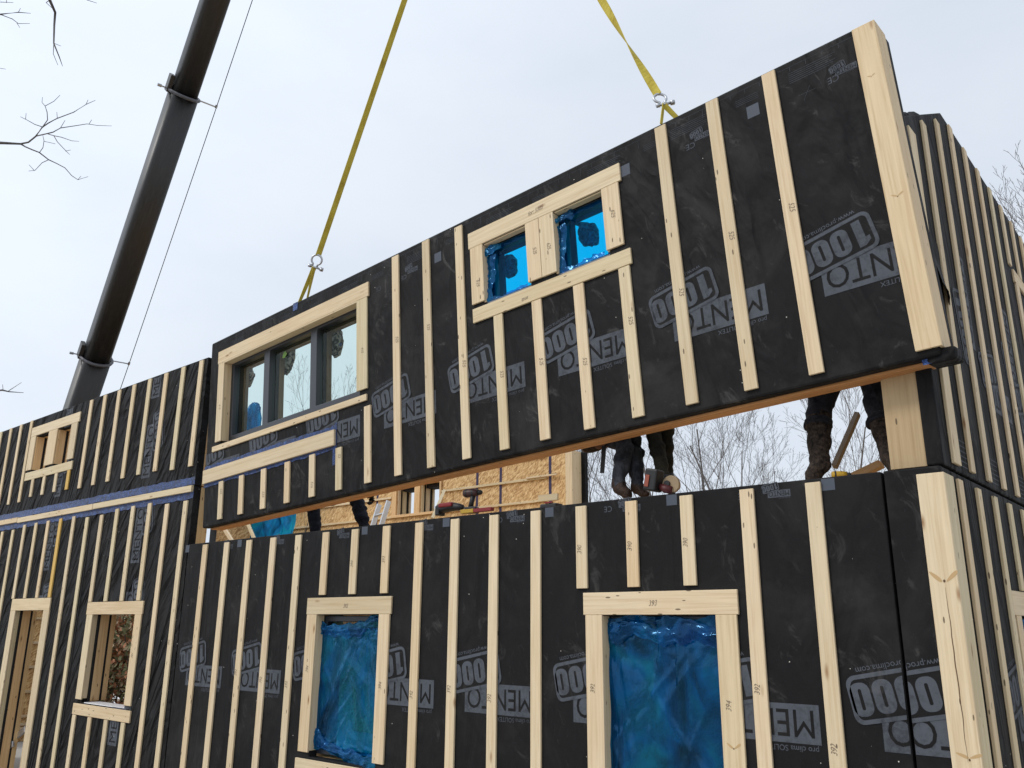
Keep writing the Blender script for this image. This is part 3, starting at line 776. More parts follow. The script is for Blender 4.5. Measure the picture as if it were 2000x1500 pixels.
for x in (-11.015, -10.42, -9.25, -13.9, -15.9): board(T, x-.03, x+.03, .85, 2.955, -.003, -.0006, 'seam_tape', mat('navy_seam_tape', (.03, .02, .07), .5), bev=0)
for a, b in ((-13.395, -13.262), (-12.718, -12.562), (-11.998, -11.955)): board(T, a, b, 2.15, 2.79, -.045, -.002, 'jamb_board', WOOD2)
board(T, -13.395, -11.955, 2.748, 2.80, -.044, -.003, 'header_board', WOOD2); board(T, -13.395, -11.955, 2.11, 2.163, -.05, -.003, 'sill_board', WOOD2)
for h in fh:
    for (ya, yb, m, dx) in ((.0, .06, WOOD, .03), (.061, .12, BLACK, .006), (.121, .22, WOOD, .03), (.221, .30, BLACK, .006), (.301, .349, WOOD, .035)): board(T, h[0], h[0]+dx, h[2], h[3], ya, yb, 'reveal_layer', m, bev=0)
    board(T, h[0]+.04, h[1], h[3]-.08, h[3]-.001, .10, .34, 'reveal_layer', BLACK, bev=0)
T = Thing('rear_wall', 'rear ground floor wall of strand board, seen dimly through the blue films', 'wall', (-7, .1, GZ+.25), MB)
V, Fc = slab_holes(-17.25, -1.5, GZ+.25, .49, .0, .02, []); T.add('strand_board_face', V, Fc, OSB)
for x in (-13, -11.6, -10.2, -8.2, -6.8, -5.4, -4.0, -2.6): board(T, x, x+.09, GZ+.26, .48, -.04, -.001, 'stud', WOOD2)
XE = -17.3
ME_ = Matrix(((0, -1, 0, XE), (1, 0, 0, 0), (0, 0, 1, 0), (0, 0, 0, 1)))
T = Thing('end_wall', 'inner end wall of strand board with horizontal battens at the far left of the house', 'wall', (8, .1, GZ+.25), ME_)
eh = [(7.98, 9.9, -1.9, .35), (9.70, 10.125, 1.45, 2.3)]
V, Fc = slab_holes(5.0, 11.75, GZ+.25, 2.96, 0, .02, eh); T.add('strand_board_face', V, Fc, OSB)
V, Fc = slab_holes(5.0, 11.75, GZ+.25, 2.955, .021, .30, [(a-.003, b+.003, c-.003, d+.003) for a, b, c, d in eh]); T.add('timber_core', V, Fc, BLACK)
for z in (.07, -.36, -.786, -1.208, -1.624, -1.761, -1.83, -1.892): board(T, 5.1, 7.55, z-.022, z+.022, -.04, -.001, 'batten', WOOD)
for z in (1.3, 1.72, 2.235, 2.6): board(T, 10.2, 11.7, z-.025, z+.025, -.04, -.001, 'batten', WOOD)
board(T, 6.84, 6.98, GZ+.3, .4, -.12, -.001, 'stud', WOOD2)
T = Thing('floor_deck', 'upper floor deck of strand board the workers stand on', 'floor', (-9, 8, .8))
V, Fc = boxvf(-12.6, -1.47, 5.085, 11.77, .50, .80); T.add('deck_slab', V, Fc, OSB)  # cut short on the left: unseen opening added to let sky light down
V, Fc = boxvf(-17.25, -12.61, 10.2, 11.77, .50, .80); T.add('deck_slab', V, Fc, OSB)
T = Thing('ground_slab', 'concrete slab under the house', 'floor', (-9, 8, GZ)); V, Fc = boxvf(-17.6, -1.2, 4.80, 12.1, GZ-.1, GZ+.245); T.add('slab', V, Fc, mat('concrete', (.42, .41, .39), .9))

# ---- blue sheet hung on the rear wall ---------------------------------------
T = Thing('blue_sheet', 'blue plastic sheet hanging on the rear strand board wall', 'plastic sheet', (-17.0, 11.6, 2.0))
BS = film_mat('blue_sheet_film', (.05, .5, .9), (.012, .23, .60), .12, .4, .02)
V = []; Fc = []
for j in range(25):
    for i in range(25):
        s, t = i/24, j/24
        x = -17.28+(1.45+.08*math.sin(t*3))*s*1.0; z = 1.85+.85*t
        V.append((x, 11.30+.10*noise.noise(Vector((x*4, z*2, 0)))-(.35*(1-s) if s < .35 else .22), z))
for j in range(24):
    for i in range(24): a = j*25+i; Fc.append((a, a+1, a+26, a+25))
T.add('sheet', V, Fc, BS, smooth=True)

# ------------------------------------------------------------------ the hanging wall panel
RP = Matrix(((0.9984, 0.0159, -0.0544), (-0.0174, 0.9995, -0.0261), (0.0539, 0.0270, 0.9982)))
P0 = Vector((-8.66098694, 4.74683255, 3.07313162))
MP = Matrix.Translation(P0) @ RP.to_4x4()
T = Thing('hanging_wall_panel', 'long black wrapped wall panel hanging askew from two yellow crane straps', 'wall panel', (3.77, .1, -2.095), MP)
HP = T
bigh = (.300, 2.665, -1.215, -.265); s1 = (4.275, 4.75, -.815, -.285); s2 = (5.01, 5.49, -.815, -.285)
V, Fc = slab_holes(0.0, 7.487, -2.095, .012, MT, MT+.092, [bigh, s1, s2]); T.add('membrane_face', V, Fc, MEM_HUNG, bevel=.016)
V, Fc = slab_holes(.01, 7.43, -2.090, .006, MT+.093, MT+.215, [(h[0]-.003, h[1]+.003, h[2]-.003, h[3]+.003) for h in (bigh, s1, s2)]); T.add('timber_core', V, Fc, MEM_SIDE)
board(T, .03, 7.40, -2.108, -2.0905, MT+.090, MT+.225, 'bottom_plate', WOODR)
V, Fc = boxvf(7.40, 7.56, MT+.02, MT+.20, -2.125, -2.05); V = [(x+.012*rag(x*9+z*7), y, z+.012*rag(y*9)) for x, y, z in V]; T.add('membrane_tail', V, Fc, MEM_WING, bevel=.02)
for (a, b) in ((3.155, -.019), (3.560, -.012), (3.965, -.030), (5.972, -.016), (6.378, -.010), (6.785, -.010)): board(T, a, a+.089, -2.042, b)
for a in (.328, .722, 1.128, 1.538, 1.940): board(T, a, a+.086, -2.045, -1.642)
board(T, 2.345, 2.431, -2.042, -1.650); board(T, 2.755, 2.844, -2.042, -1.345)
for a in (4.364, 4.760, 5.160, 5.563): board(T, a, a+.093, -2.041, -.955)
board(T, 7.372, 7.506, -2.053, -.003, 0, .0185, 'corner_board')
vknots(T, [(7.44, -1.15, .6, .5), (7.43, -.36, .4, .4)])
V, Fc = boxvf(-.0093, .0093, -.085, .085, -1.025, 1.025)
T.add('corner_board', V, Fc, WOOD, None, (7.497, .105, -1.028), None, bevel=.0025)
board(T, 7.40, 7.50, -2.06, .0, .195, .285, 'membrane_edge', MEM_SIDE, bev=.012)
# trim of the triple window
board(T, .190, 2.820, -.290, -.146, 0, .0185, 'header_board'); board(T, .32, 2.65, -.305, -.2905, .0, .095, 'head_liner')
board(T, .205, .325, -1.190, -.2915, name='jamb_board'); board(T, .307, .3255, -1.190, -.306, .0190, .098, 'jamb_liner')
board(T, 2.648, 2.798, -1.178, -.2915, name='jamb_board'); board(T, 2.648, 2.666, -1.165, -.306, .0190, .095, 'jamb_liner')
board(T, .152, 2.788, -1.290, -1.230, name='sill_board')
wu = window_unit(T, .315, 2.662, -1.190, -.275, .098, ((.965, 1.070), (1.795, 1.900)), .058, GLASS, .075)
for a, b in ((.345, .98), (1.04, 1.81), (1.87, 2.63)):
    V, Fc = slab_holes(a, b, -1.17, -.30, .175, .222, [(a+.026, b-.026, -1.130, -.337)]); T.add('inner_reveal', V, Fc, BLACK)
    V, Fc = slab_holes(a, b, -1.17, -.30, .223, .285, [(a+.027, b-.027, -1.129, -.338)]); T.add('reveal_liner', V, Fc, REVEAL_SHADE)
V = [(1.27, .165, -.42), (1.31, .165, -.40), (1.345, .165, -.44), (1.30, .165, -.475), (1.262, .165, -.47)]
T.add('leaf_sticker', [(x, .128, z) for x, y, z in V], [(0, 1, 2, 3, 4)], GREEN, wu)
# trim of the twin window
board(T, 4.121, 5.655, -.289, -.146, 0, .0185, 'header_board')
for a, b, z in ((4.138, 4.278, -.790), (4.742, 4.878, -.788), (4.882, 5.023, -.790), (5.480, 5.629, -.783)): board(T, a, b, z, -.2905, name='jamb_board')
for a in (4.260, 5.005): board(T, a, a+.018, -.800, -.300, .019, .075, 'jamb_liner')
for a in (4.743, 5.480): board(T, a, a+.018, -.790, -.300, .019, .075, 'jamb_liner')
board(T, 4.28, 4.742, -.302, -.2895, .019, .075, 'head_liner'); board(T, 5.025, 5.48, -.302, -.2895, .019, .075, 'head_liner')
board(T, 4.141, 5.678, -.950, -.830, name='sill_board')
GREYP = mat('grey_sill_pan', (.16, .17, .19), .5)
for i, (a, b) in enumerate(((4.278, 4.745), (5.022, 5.482))):
    V, Fc = boxvf(a-.02, b+.015, .035, .10, -.828, -.802); T.add('sill_pan', V, Fc, GREYP)
    u = window_unit(T, a, b, -.81, -.30, .085, (), .045, GLASSD, .06)
    film(T, a+.01, b-.01, -.79, -.315, .082, FILMS, u, nx=30, nz=30, amp=.006, edge=.004, seed=i*3)
    crumple(T, 'film_roll', [(a-.05, .03, -.36), (a+.02, .03, -.365), (a+.09, .05, -.34), (a+.16, .06, -.345)], .024, FILM, 3+i, parent=u)
    crumple(T, 'film_roll', [(a+.03, .05, -.40), (a+.035, .06, -.52), (a+.02, .05, -.66), (a+.01, .04, -.80)], .032, FILM, 5+i, parent=u)
    crumple(T, 'film_roll', [(a+.02, .04, -.80), (a+.15, .05, -.80), (a+.30, .05, -.80), (b-.05, .05, -.79)], .016 if i == 0 else .026, FILM, 8+i, parent=u)
    V, Fc = slab_holes(a-.01, b+.01, -.82, -.29, .146, .232, [(a+.04, b-.01, -.79, -.33)]); T.add('inner_reveal', V, Fc, BLACK)
# ledger board and blue tape
V = [(.005, -.005, -1.470), (2.332, -.005, -1.470), (2.332, -.005, -1.616), (.20, -.005, -1.622), (.20, -.005, -1.640), (-.012, -.005, -1.640)]
n = len(V)
board(T, .004, 2.332, -1.618, -1.470, -.010, .0185, 'ledger_board')
strip(T, 'tape_strip', .0, 2.345, -1.472, -1.425, .019, TAPE, 90, .014); strip(T, 'tape_strip', .0, 2.345, -1.655, -1.612, .019, TAPE, 90, .012)
strip(T, 'tape_strip', 2.318, 2.348, -1.655, -1.405, .017, TAPE, 14, .006); strip(T, 'tape_strip', 2.288, 2.330, -1.80, -1.64, .017, TAPE, 12, .006)
strip(T, 'tape_strip', 1.60, 1.68, -.075, .01, .018, TAPE, 8, .006)
strip(T, 'tape_patch', 7.385, 7.43, -2.120, -2.095, MT+.03, TAPE, 8, .01)
for x0 in (2.840, 3.812, 4.789, 5.766, 6.775): logo_clip(T, x0+.425, -.400, math.pi, (0.01, 7.45, -2.0, 0), y=.019) if False else logo_clip(T, x0+.425, -1.397, math.pi, (.01, 7.45, -2.05, -1.05))
for x0 in (-.140, .861, 1.851): logo_clip(T, x0+.425, -1.397, math.pi, (.01, 7.4, -1.64 if x0 > 1.8 else -1.43, -1.29))
P = Print(); y = .0176
x = .1
k = 0
while x < 7.36:
    P.rect(x, x+.10, -.036, -.0345, 0, y); h = .032 if k % 5 else .062
    P.rect(x, x+.0022, -.036-h, -.036, 0, y); x += .104; k += 1
for x0 in (.4, 1.38, 2.36, 3.34, 4.32, 5.36, 6.08, 6.95):
    for j in range(6): P.rect(x0, x0+.30-.02*(j % 3), -.082-.014*j, -.0797-.014*j, 0, y)
    for j in range(4 if x0 < 6.8 else 0): P.rect(x0+.5, x0+.66, -.10-.013*j, -.0978-.013*j, 0, y)
for x, z in ((6.69, -.262), (5.69, -.262), (4.72, -.262), (3.74, -.262), (2.76, -.262), (7.65, -.26)):
    if x < 7.3: P.rect(x-.042, x+.042, z, z+.088, 2, y)
for x, z in ((6.223, -.245), (7.213, -.236), (5.24, -.24), (4.25, -.24), (3.30, -.24), (2.95, -.24)): P.put(text2d('CE', .06, 'CENTER', 0, 1), 0, y, (x, z), math.pi)
P.rect(6.99, 7.10, -.262, -.2605, 0, y); P.put(([(0, 0), (.10, 0), (.10, .0015), (0, .0015)], [(0, 1, 2, 3)]), 0, y, (7.02, -.31), rad(60))
P.emit(T, 'printed_marks', [INK, BLACKP, TAG])
for x in (3.42, 4.38, 5.36, 6.33, 7.30): compose(LOGO, (x-.02, -.205), math.pi, .20, .0185).emit(T, 'printed_logo', [INK, BLACKP])
for s_, x, z in (('525', 3.20, -.83), ('525', 3.605, -.83), ('525', 4.01, -1.26), ('525', 6.02, -1.28), ('525', 6.42, -1.02), ('525', 6.83, -.98), ('525', 4.41, -1.45), ('525', 4.805, -1.45), ('525', 5.20, -1.55), ('525', 5.61, -1.36),
                 ('625', 4.20, -.62), ('525', 4.81, -.55), ('625', 4.95, -.56), ('625', 5.55, -.52), ('415', .26, -.8), ('415', 2.72, -.8), ('525', 1.17, -1.9), ('516', 1.98, -1.93), ('52', 2.39, -1.73), ('525', .37, -1.75)): mark(T, s_, x, z, .05, rad(-90))
mark(T, 'for: 5305', 4.86, -.235, .052, 0); mark(T, 'ends', 4.70, -.90, .045, math.pi)

# sacks hanging behind the panes
MPI = MP.inverted()
def behind(px, py, t):
    d = ray(px, py); n = MP.to_3x3() @ Vector((0, 1, 0)); q = MP @ Vector((0, t, 0)); return MPI @ (d*(q.dot(n)/d.dot(n)))
for i, (px, py, rx, rz, tilt, lab) in enumerate(((486, 737, .085, .115, .3, 'crumpled dark grey sack behind the left pane of the triple window'),
        (563, 706, .085, .155, .55, 'crumpled brown grey sack behind the middle pane of the triple window'),
        (656, 671, .12, .14, 0, 'round grey sack with a blue tie behind the right pane of the triple window'),
        (996, 520, .075, .10, -.2, 'dark sack behind the left blue pane of the small twin window'),
        (1149, 458, .085, .12, -.5, 'dark sack behind the right blue pane of the small twin window'))):
    c = behind(px, py, .33); x, y_, z = c
    S = Thing('hanging_sack', lab, 'sack', (x, y_, z-rz), MP, 'sacks hanging behind the window panes')
    V, Fc = blob((0, 0, 0), (rx, .045, rz), i*5+1, .17, 22, 16, fr=1.9)
    V = [(x+a*math.cos(tilt)+c_*math.sin(tilt), y_+b, z-a*math.sin(tilt)+c_*math.cos(tilt)) for a, b, c_ in V]; S.add('sack_body', V, Fc, CLOTH, smooth=True)
    V, Fc = tube([(x-.01, y_, z+rz*.6), (x-rx*.8, y_-.005, z+rz*.95), (x-rx*1.5, y_-.01, z+rz*1.25), (x-rx*2.2, y_-.01, z+rz*1.5)], [.035, .020, .014, .010], 8); S.add('neck', V, Fc, CLOTH, smooth=True)
    if i == 2: V, Fc = blob((x+rx*.95, y_-.03, z-.05), (.018, .012, .02), 3, .2, 8, 6); S.add('tie', V, Fc, TAPE, smooth=True)
c = behind(494, 822, .31); T = Thing('blue_sheet', 'bunched blue film behind the lower left pane of the triple window', 'plastic sheet', c, MP)
V, Fc = blob(c, (.17, .03, .21), 4, .10, 26, 16, fr=3); T.add('sheet', V, Fc, film_mat('bunched_film', (.0, .55, .95), (.0, .30, .62), .34, 1.5, .0), smooth=True)

# ------------------------------------------------------------------ slings, hook and crane
HOOK = Vector((-4.6787, 4.80, 8.2154)); HEAD = Vector((-4.686, 4.7925, 19.225))
def ribbon(T, name, p, q, w, ang0, ang1, m, n=40, th=.006, parent=None, wq=None, power=1.0):
    p = Vector(p); q = Vector(q); d = (q-p).normalized(); view = (p+q)/2; view.normalize()
    a = d.cross(view).normalized(); b = d.cross(a).normalized(); V = []; Fc = []
    for i in range(n+1):
        t = i/n; c = p.lerp(q, t); an = ang0+(ang1-ang0)*(t**power); ww = w+((wq or w)-w)*t
        s = a*math.cos(an)+b*math.sin(an); r = d.cross(s)
        for e, g in ((-1, -1), (1, -1), (1, 1), (-1, 1)): V.append(tuple(c+s*(ww/2*e)+r*(th/2*g)))
        if i:
            o = (i-1)*4
            for k in range(4): Fc.append((o+k, o+(k+1) % 4, o+4+(k+1) % 4, o+4+k))
    Fc += [(0, 1, 2, 3), (4*n+3, 4*n+2, 4*n+1, 4*n)]
    return T.add(name, V, Fc, m, parent, smooth=False)
def shackle(T, c, axis, side, s=1.0):
    axis = Vector(axis).normalized(); side = Vector(side).normalized(); c = Vector(c); pts = []
    for i in range(15):
        a = rad(-62+304*i/14); pts.append(c+side*math.cos(a)*.046*s+axis*math.sin(a)*.046*s)
    pts = [pts[0]-axis*.03*s]+pts+[pts[-1]-axis*.03*s]
    V, Fc = tube(pts, .0095*s, 8); o = T.add('shackle', V, Fc, METAL, smooth=True)
    pn = c-axis*.068*s; V, Fc = tube([pn-side*.048*s, pn+side*.075*s], .010*s, 8)
    tube([pn+side*.055*s, pn+side*.082*s], .019*s, 8, V, Fc); tube([pn-side*.055*s, pn-side*.030*s], .016*s, 8, V, Fc); T.add('pin', V, Fc, METAL, o, smooth=True)
    return c+axis*.04*s, pn
def topat(u, h=.11, v=.012): return MP @ Vector((u, h, v))
T = Thing('lifting_sling', 'yellow strap with its shackle on the left part of the hanging panel top', 'sling', topat(1.64), group='yellow slings lifting the panel')
sc_ = MP @ Vector((1.875, .10, .435)); dirn = (HOOK-sc_).normalized()
sd_ = Vector(CX)
t1, pn = shackle(T, sc_, dirn, (sd_-dirn*sd_.dot(dirn)), 1.15)
ribbon(T, 'strap', t1, HOOK-dirn*.10, .058, .25, .45, STRAP, 50)
ribbon(T, 'choker_leg', topat(1.63, .06), pn, .030, .5, .2, STRAP, 8, wq=.05); ribbon(T, 'choker_leg', topat(1.675, .12), pn, .03, 1.2, .6, STRAP, 8, wq=.04)
T = Thing('lifting_sling', 'twisted yellow strap with its shackle on the right part of the hanging panel top', 'sling', topat(6.03), group='yellow slings lifting the panel')
sc_ = at(1289, 192, 4.745); dirn = (HOOK-sc_).normalized()
t1, pn = shackle(T, sc_, dirn, (sd_-dirn*sd_.dot(dirn)), 1.0)
ribbon(T, 'strap', t1, HOOK-dirn*.10, .060, -.15, -.15+rad(180)*4.2, STRAP, 120)
ribbon(T, 'choker_leg', topat(6.015, .03), pn, .022, .7, 1.2, STRAP, 8, wq=.035); ribbon(T, 'choker_leg', topat(6.12, .20), pn, .03, .3, .2, STRAP, 8, wq=.04)

BB_ = ray(165, 765)*17.0
T = Thing('crane', 'long dark telescopic crane boom rising behind the left wing', 'crane', (0, 0, 0))
bd = (HEAD-BB_).normalized(); base = BB_-bd*((BB_.z-(GZ+2.0))/bd.z)
T.o.location = (base.x, base.y, 0); T.base = Vector((base.x, base.y, GZ))
L = (HEAD-base).length
bx = bd.cross(Vector((0, 0, 1))).normalized(); by = bd.cross(bx).normalized()
def boomsec(name, s0, s1, w, h):
    prof = []
    for k in range(28):
        a = 2*math.pi*k/28; c, s = math.cos(a), math.sin(a)
        e = .62 if s < 0 else .40
        prof.append((math.copysign(abs(c)**e, c)*w/2, math.copysign(abs(s)**e, s)*h/2))
    V = []; Fc = []; n = 28
    for s in (s0, s1):
        for a, b in prof: V.append(tuple(base+bd*s+bx*a+by*b))
    Fc = [(k, (k+1) % n, n+(k+1) % n, n+k) for k in range(n)]+[tuple(range(n))[::-1], tuple(range(n, 2*n))]
    me_c = base+bd*((s0+s1)/2)
    R = Matrix((bx, by, bd)).transposed(); Ri = R.inverted()
    V = [tuple(Ri @ (Vector(v)-me_c)) for v in V]
    o = T.add(name, V, Fc, BOOM, None, me_c, R.to_euler())
    for p in o.data.polygons: p.use_smooth = len(p.vertices) == 4
    return o
def sat(py_px, px):          # boom length at an image point (closest point between ray and axis)
    r = ray(px, py_px).normalized(); w0 = base; b = bd.dot(r); d = bd.dot(w0); e = r.dot(w0)
    return (b*e-d)/(1-b*b)
sA = sat(700, 192); sB = sat(186, 362)
boomsec('boom_section', 0, sA, .520, .57); boomsec('boom_section', sA, sB, .478, .53); boomsec('boom_section', sB, sB+(L-sB)*.5, .432, .475); boomsec('boom_section', sB+(L-sB)*.5, L, .45, .49)
for s, w in ((sA, .52), (sB, .478)):
    V, Fc = [], []
    def cring(r0, s0, s1):
        pts = [base+bd*s0+bx*math.cos(a)*r0*.52+by*math.sin(a)*r0*.57 for a in [2*math.pi*k/20 for k in range(21)]]
        return pts
    pts = cring(w*1.12, s, s); V, Fc = tube(pts, .032, 6); c_ = T.add('collar', V, Fc, mat('grey_collar_paint', (.085, .085, .095), .5, .3), smooth=False)
    q = base+bd*s; V, Fc = [], []; V2, F2 = [], []
    tube([q-bx*w*.55, q-bx*(w*.55+.33)], .014, 6, V, Fc); tube([q-bx*(w*.55+.34)-bd*.02, q-bx*(w*.55+.34)+bd*.04], .024, 6, V, Fc)
    tube([q+bx*w*.55, q+bx*(w*.55+.15)], .014, 6, V2, F2); tube([q+bx*(w*.55+.12), q+bx*(w*.55+.19)], .028, 6, V2, F2); T.add('line_guide', V2, F2, METAL, c_)
    T.add('line_guide', V, Fc, METAL, c_)
    o = bx*w*.56; V, Fc = boxvf(-.04, .04, -.10, .10, -.05, .26); R = Matrix((bx, by, bd)).transposed(); T.add('lug', V, Fc, DARKM, c_, q+o, R.to_euler(), bevel=.01)
V, Fc = tube([base-bx*(.62)+bd*.5, base-bx*.63+bd*sA, base-bx*.61+bd*sB, HEAD-bx*.5], .0075, 5); T.add('side_line', V, Fc, DARKM)
V, Fc = [], []; tube([HEAD+bd*.2, HOOK+Vector((0, 0, .7))], .010, 6, V, Fc); T.add('hoist_rope', V, Fc, DARKM)
V, Fc = blob(HOOK+Vector((0, 0, .45)), (.18, .12, .30), 1, .02); o = T.add('hook_block', V, Fc, RED, smooth=True)
V, Fc = tube([HOOK+Vector((0, 0, .25)), HOOK+Vector((0, 0, .10)), HOOK+Vector((.09, 0, .03)), HOOK+Vector((.09, 0, -.07)), HOOK+Vector((0, 0, -.12)), HOOK+Vector((-.08, 0, -.06))], [.04, .04, .035, .035, .03, .02], 8); T.add('hook', V, Fc, METAL, o, smooth=True)
V, Fc = boxvf(base.x-1.0, base.x+.8, base.y-1.1, base.y+1.1, GZ+.02, GZ+2.4); T.add('turret', V, Fc, DARKM, bevel=.08)

# ------------------------------------------------------------------ small things on the wall top
def lumber(name, label, p, q, w=.089, h=.038, m=WOOD, cat='board', up=(0, 1, 0)):
    T = Thing(name, label, cat, p); beam(T, 'board', p, q, w, h, m, up=up); return T
lumber('brace_board', 'slanting pale board leaning in front of the twin window in the rear wall', at(842, 1018, 7.4), at(866, 962, 8.6), .10, .04)
lumber('brace_board', 'grey stick slanting up between the legs of the worker in camouflage boots', at(1630, 912, 6.0), at(1675, 808, 6.2), .035, .05, mat('weathered_wood', (.27, .215, .16), .7))
lumber('brace_board', 'orange board end rising just left of the pale end post of the gable wall', at(1650, 940, 6.0), at(1722, 906, 6.0), .05, .08, WOOD2)
lumber('brace_board', 'diagonal brace against the end wall strand board, left one', at(437, 1030, 8.5), at(456, 1062, 8.3), .07, .04, WOOD)
lumber('brace_board', 'diagonal brace against the end wall strand board, next to the blue sheet', at(482, 1018, 8.8), at(498, 1056, 8.6), .06, .04, WOOD)
lumber('spirit_level', 'red and blue level standing beside the pale end post of the gable wall', at(1745, 800, 5.35), at(1757, 905, 5.3), .025, .05, mat('orange_red_paint', (.55, .07, .03), .4), 'level')
# ladders
def ladder(label, p, q, side, w, n, r=.022):
    p = Vector(p); q = Vector(q); side = Vector(side).normalized(); T = Thing('ladder', label, 'ladder', p)
    for s in (-1, 1):
        beam(T, 'rail', p+side*s*w/2, q+side*s*w/2, .028, .075, ALU)
    for i in range(1, n):
        c = p.lerp(q, i/n); V, Fc = tube([c-side*w/2, c+side*w/2], r*.8, 8); T.add('rung', V, Fc, ALU)
    return T
ladder('aluminium ladder leaning inside the left doorway', at(-70, 1530, 4.98), at(38, 1438, 5.02), (.5, .2, .6), .26, 5)
ladder('ladder top showing above the deck left of the twin window in the rear wall', at(722, 1075, 8.2), at(750, 982, 8.4), (1, -.4, 0), .42, 4, .025)

def drill(label, c, s=1.0, body=YEL, yaw=0.0, cat='cordless drill', name='cordless_drill', lay=False):
    R = Matrix.Translation(c) @ Matrix.Rotation(yaw, 4, 'Z') @ (Matrix.Rotation(rad(80), 4, 'X') @ Matrix.Translation((0, 0, -.17)) if lay else I4) @ Matrix.Scale(s, 4)
    T = Thing(name, label, cat, (0, 0, 0), R)
    V, Fc = boxvf(-.055, .055, -.035, .035, 0, .055); T.add('battery', V, Fc, BLK, bevel=.008)
    V, Fc = tube([(-.01, 0, .05), (.0, 0, .10), (.012, 0, .15)], [.024, .021, .024], 10); T.add('grip', V, Fc, BLK, smooth=True)
    V, Fc = tube([(-.075, 0, .172), (-.06, 0, .172), (.02, 0, .174), (.055, 0, .174)], [.028, .036, .036, .028], 14); T.add('motor_housing', V, Fc, body, smooth=True)
    for xx in (-.045, .012): V, Fc = tube([(xx-.007, 0, .172), (xx+.007, 0, .172)], .0375, 14); T.add('rubber_band', V, Fc, BLK)
    V, Fc = tube([(.055, 0, .174), (.085, 0, .174), (.095, 0, .174)], [.024, .020, .012], 12); T.add('chuck', V, Fc, BLK, smooth=True)
    return T
drill('yellow and black cordless drill on the wall top by the camouflage boot', at(1645, 931, 4.95)+Vector((0, 0, .030)), .64, YEL, .5, lay=True)
T = drill('black and red cordless impact driver standing on the wall top left of the jeans', at(921, 1003, 4.93), .95, mat('dark_red_plastic', (.05, .02, .02), .4), .3)
# nail gun / saw lying on the wall top
c = at(880, 1004, 4.93); T = Thing('reciprocating_saw', 'long black and red saw lying on the wall top left of the impact driver', 'power saw', c)
V, Fc = tube([c+Vector((-.14, 0, .02)), c+Vector((-.13, 0, .05)), c+Vector((.0, 0, .06)), c+Vector((.09, 0, .05)), c+Vector((.14, 0, .045))], [.02, .042, .040, .030, .018], 10); T.add('body', V, Fc, BLK, smooth=True)
V, Fc = boxvf(c.x-.10, c.x+.05, c.y-.05, c.y-.01, c.z+.055, c.z+.09); T.add('grip', V, Fc, RED, bevel=.01)
V, Fc = boxvf(c.x-.145, c.x-.10, c.y-.04, c.y+.04, c.z-.005, c.z+.075); T.add('battery', V, Fc, BLK, bevel=.008)
a = at(903, 1000, 4.88); b = at(962, 994, 4.88); T = Thing('spirit_level', 'yellow and red spirit level lying along the wall top', 'level', a)
mid = a.lerp(b, .42); beam(T, 'level_body', a, mid, .045, .030, YEL); beam(T, 'level_end', mid, b, .040, .028, RED)
# circular saw, upright, by the worker's foot
c = at(1285, 962, 4.96); T = Thing('circular_saw', 'black and red cordless circular saw at the olive trouser leg', 'power saw', c)
V, Fc = boxvf(-.04, .055, -.05, .05, -.075, .075); T.add('battery', V, Fc, BLK, None, at(1275, 938, 4.96), (0, .22, 0), bevel=.012)
V, Fc = boxvf(-.03, .0, -.052, -.045, -.05, .03); T.add('battery_label', V, Fc, mat('orange_label', (.26, .06, .03), .5), None, at(1275, 938, 4.955), (0, .22, 0))
V, Fc = tube([at(1290, 950, 4.97), at(1300, 955, 4.97), at(1312, 957, 4.97)], [.022, .030, .024], 12); T.add('motor_housing', V, Fc, mat('dark_red_housing', (.07, .010, .011), .5), smooth=True)
V, Fc = boxvf(c.x-.06, c.x+.16, c.y-.05, c.y+.05, .822, .835); T.add('base_plate', V, Fc, ALU)
cc = at(1311, 945, 4.99); prof_ = [(.066*math.cos(rad(a)), .066*math.sin(rad(a))) for a in range(-25, 206, 11)]+[(-.03, -.045), (.03, -.05)]; n_ = len(prof_)
V = [(cc.x+a, cc.y-.014, cc.z+b-.01) for a, b in prof_]+[(cc.x+a, cc.y+.014, cc.z+b-.01) for a, b in prof_]; Fc = [tuple(range(n_)), tuple(range(2*n_-1, n_-1, -1))]+[(i, n_+i, n_+(i+1) % n_, (i+1) % n_) for i in range(n_)]; T.add('blade_guard', V, Fc, mat('cream_guard', (.30, .22, .13), .6), bevel=.006)
V, Fc = tube([cc+Vector((-.02, -.016, .0)), cc+Vector((-.02, -.028, .0))], .022, 12); T.add('arbor_cap', V, Fc, BLK)
c = at(1075, 986, 4.93); T = Thing('tool_case', 'low dark case lying on the wall top behind a grey tag', 'case', c); V, Fc = boxvf(c.x-.07, c.x+.08, c.y-.04, c.y+.05, .822, .862); T.add('case_body', V, Fc, BLK, bevel=.01)
V, Fc = boxvf(c.x-.02, c.x+.05, c.y-.045, c.y-.03, .863, .872); T.add('case_handle', V, Fc, RED)
lumber('offcut_board', 'short pale offcut lying across the low dark case on the wall top', at(1052, 974, 5.0), at(1090, 970, 5.0), .05, .015)

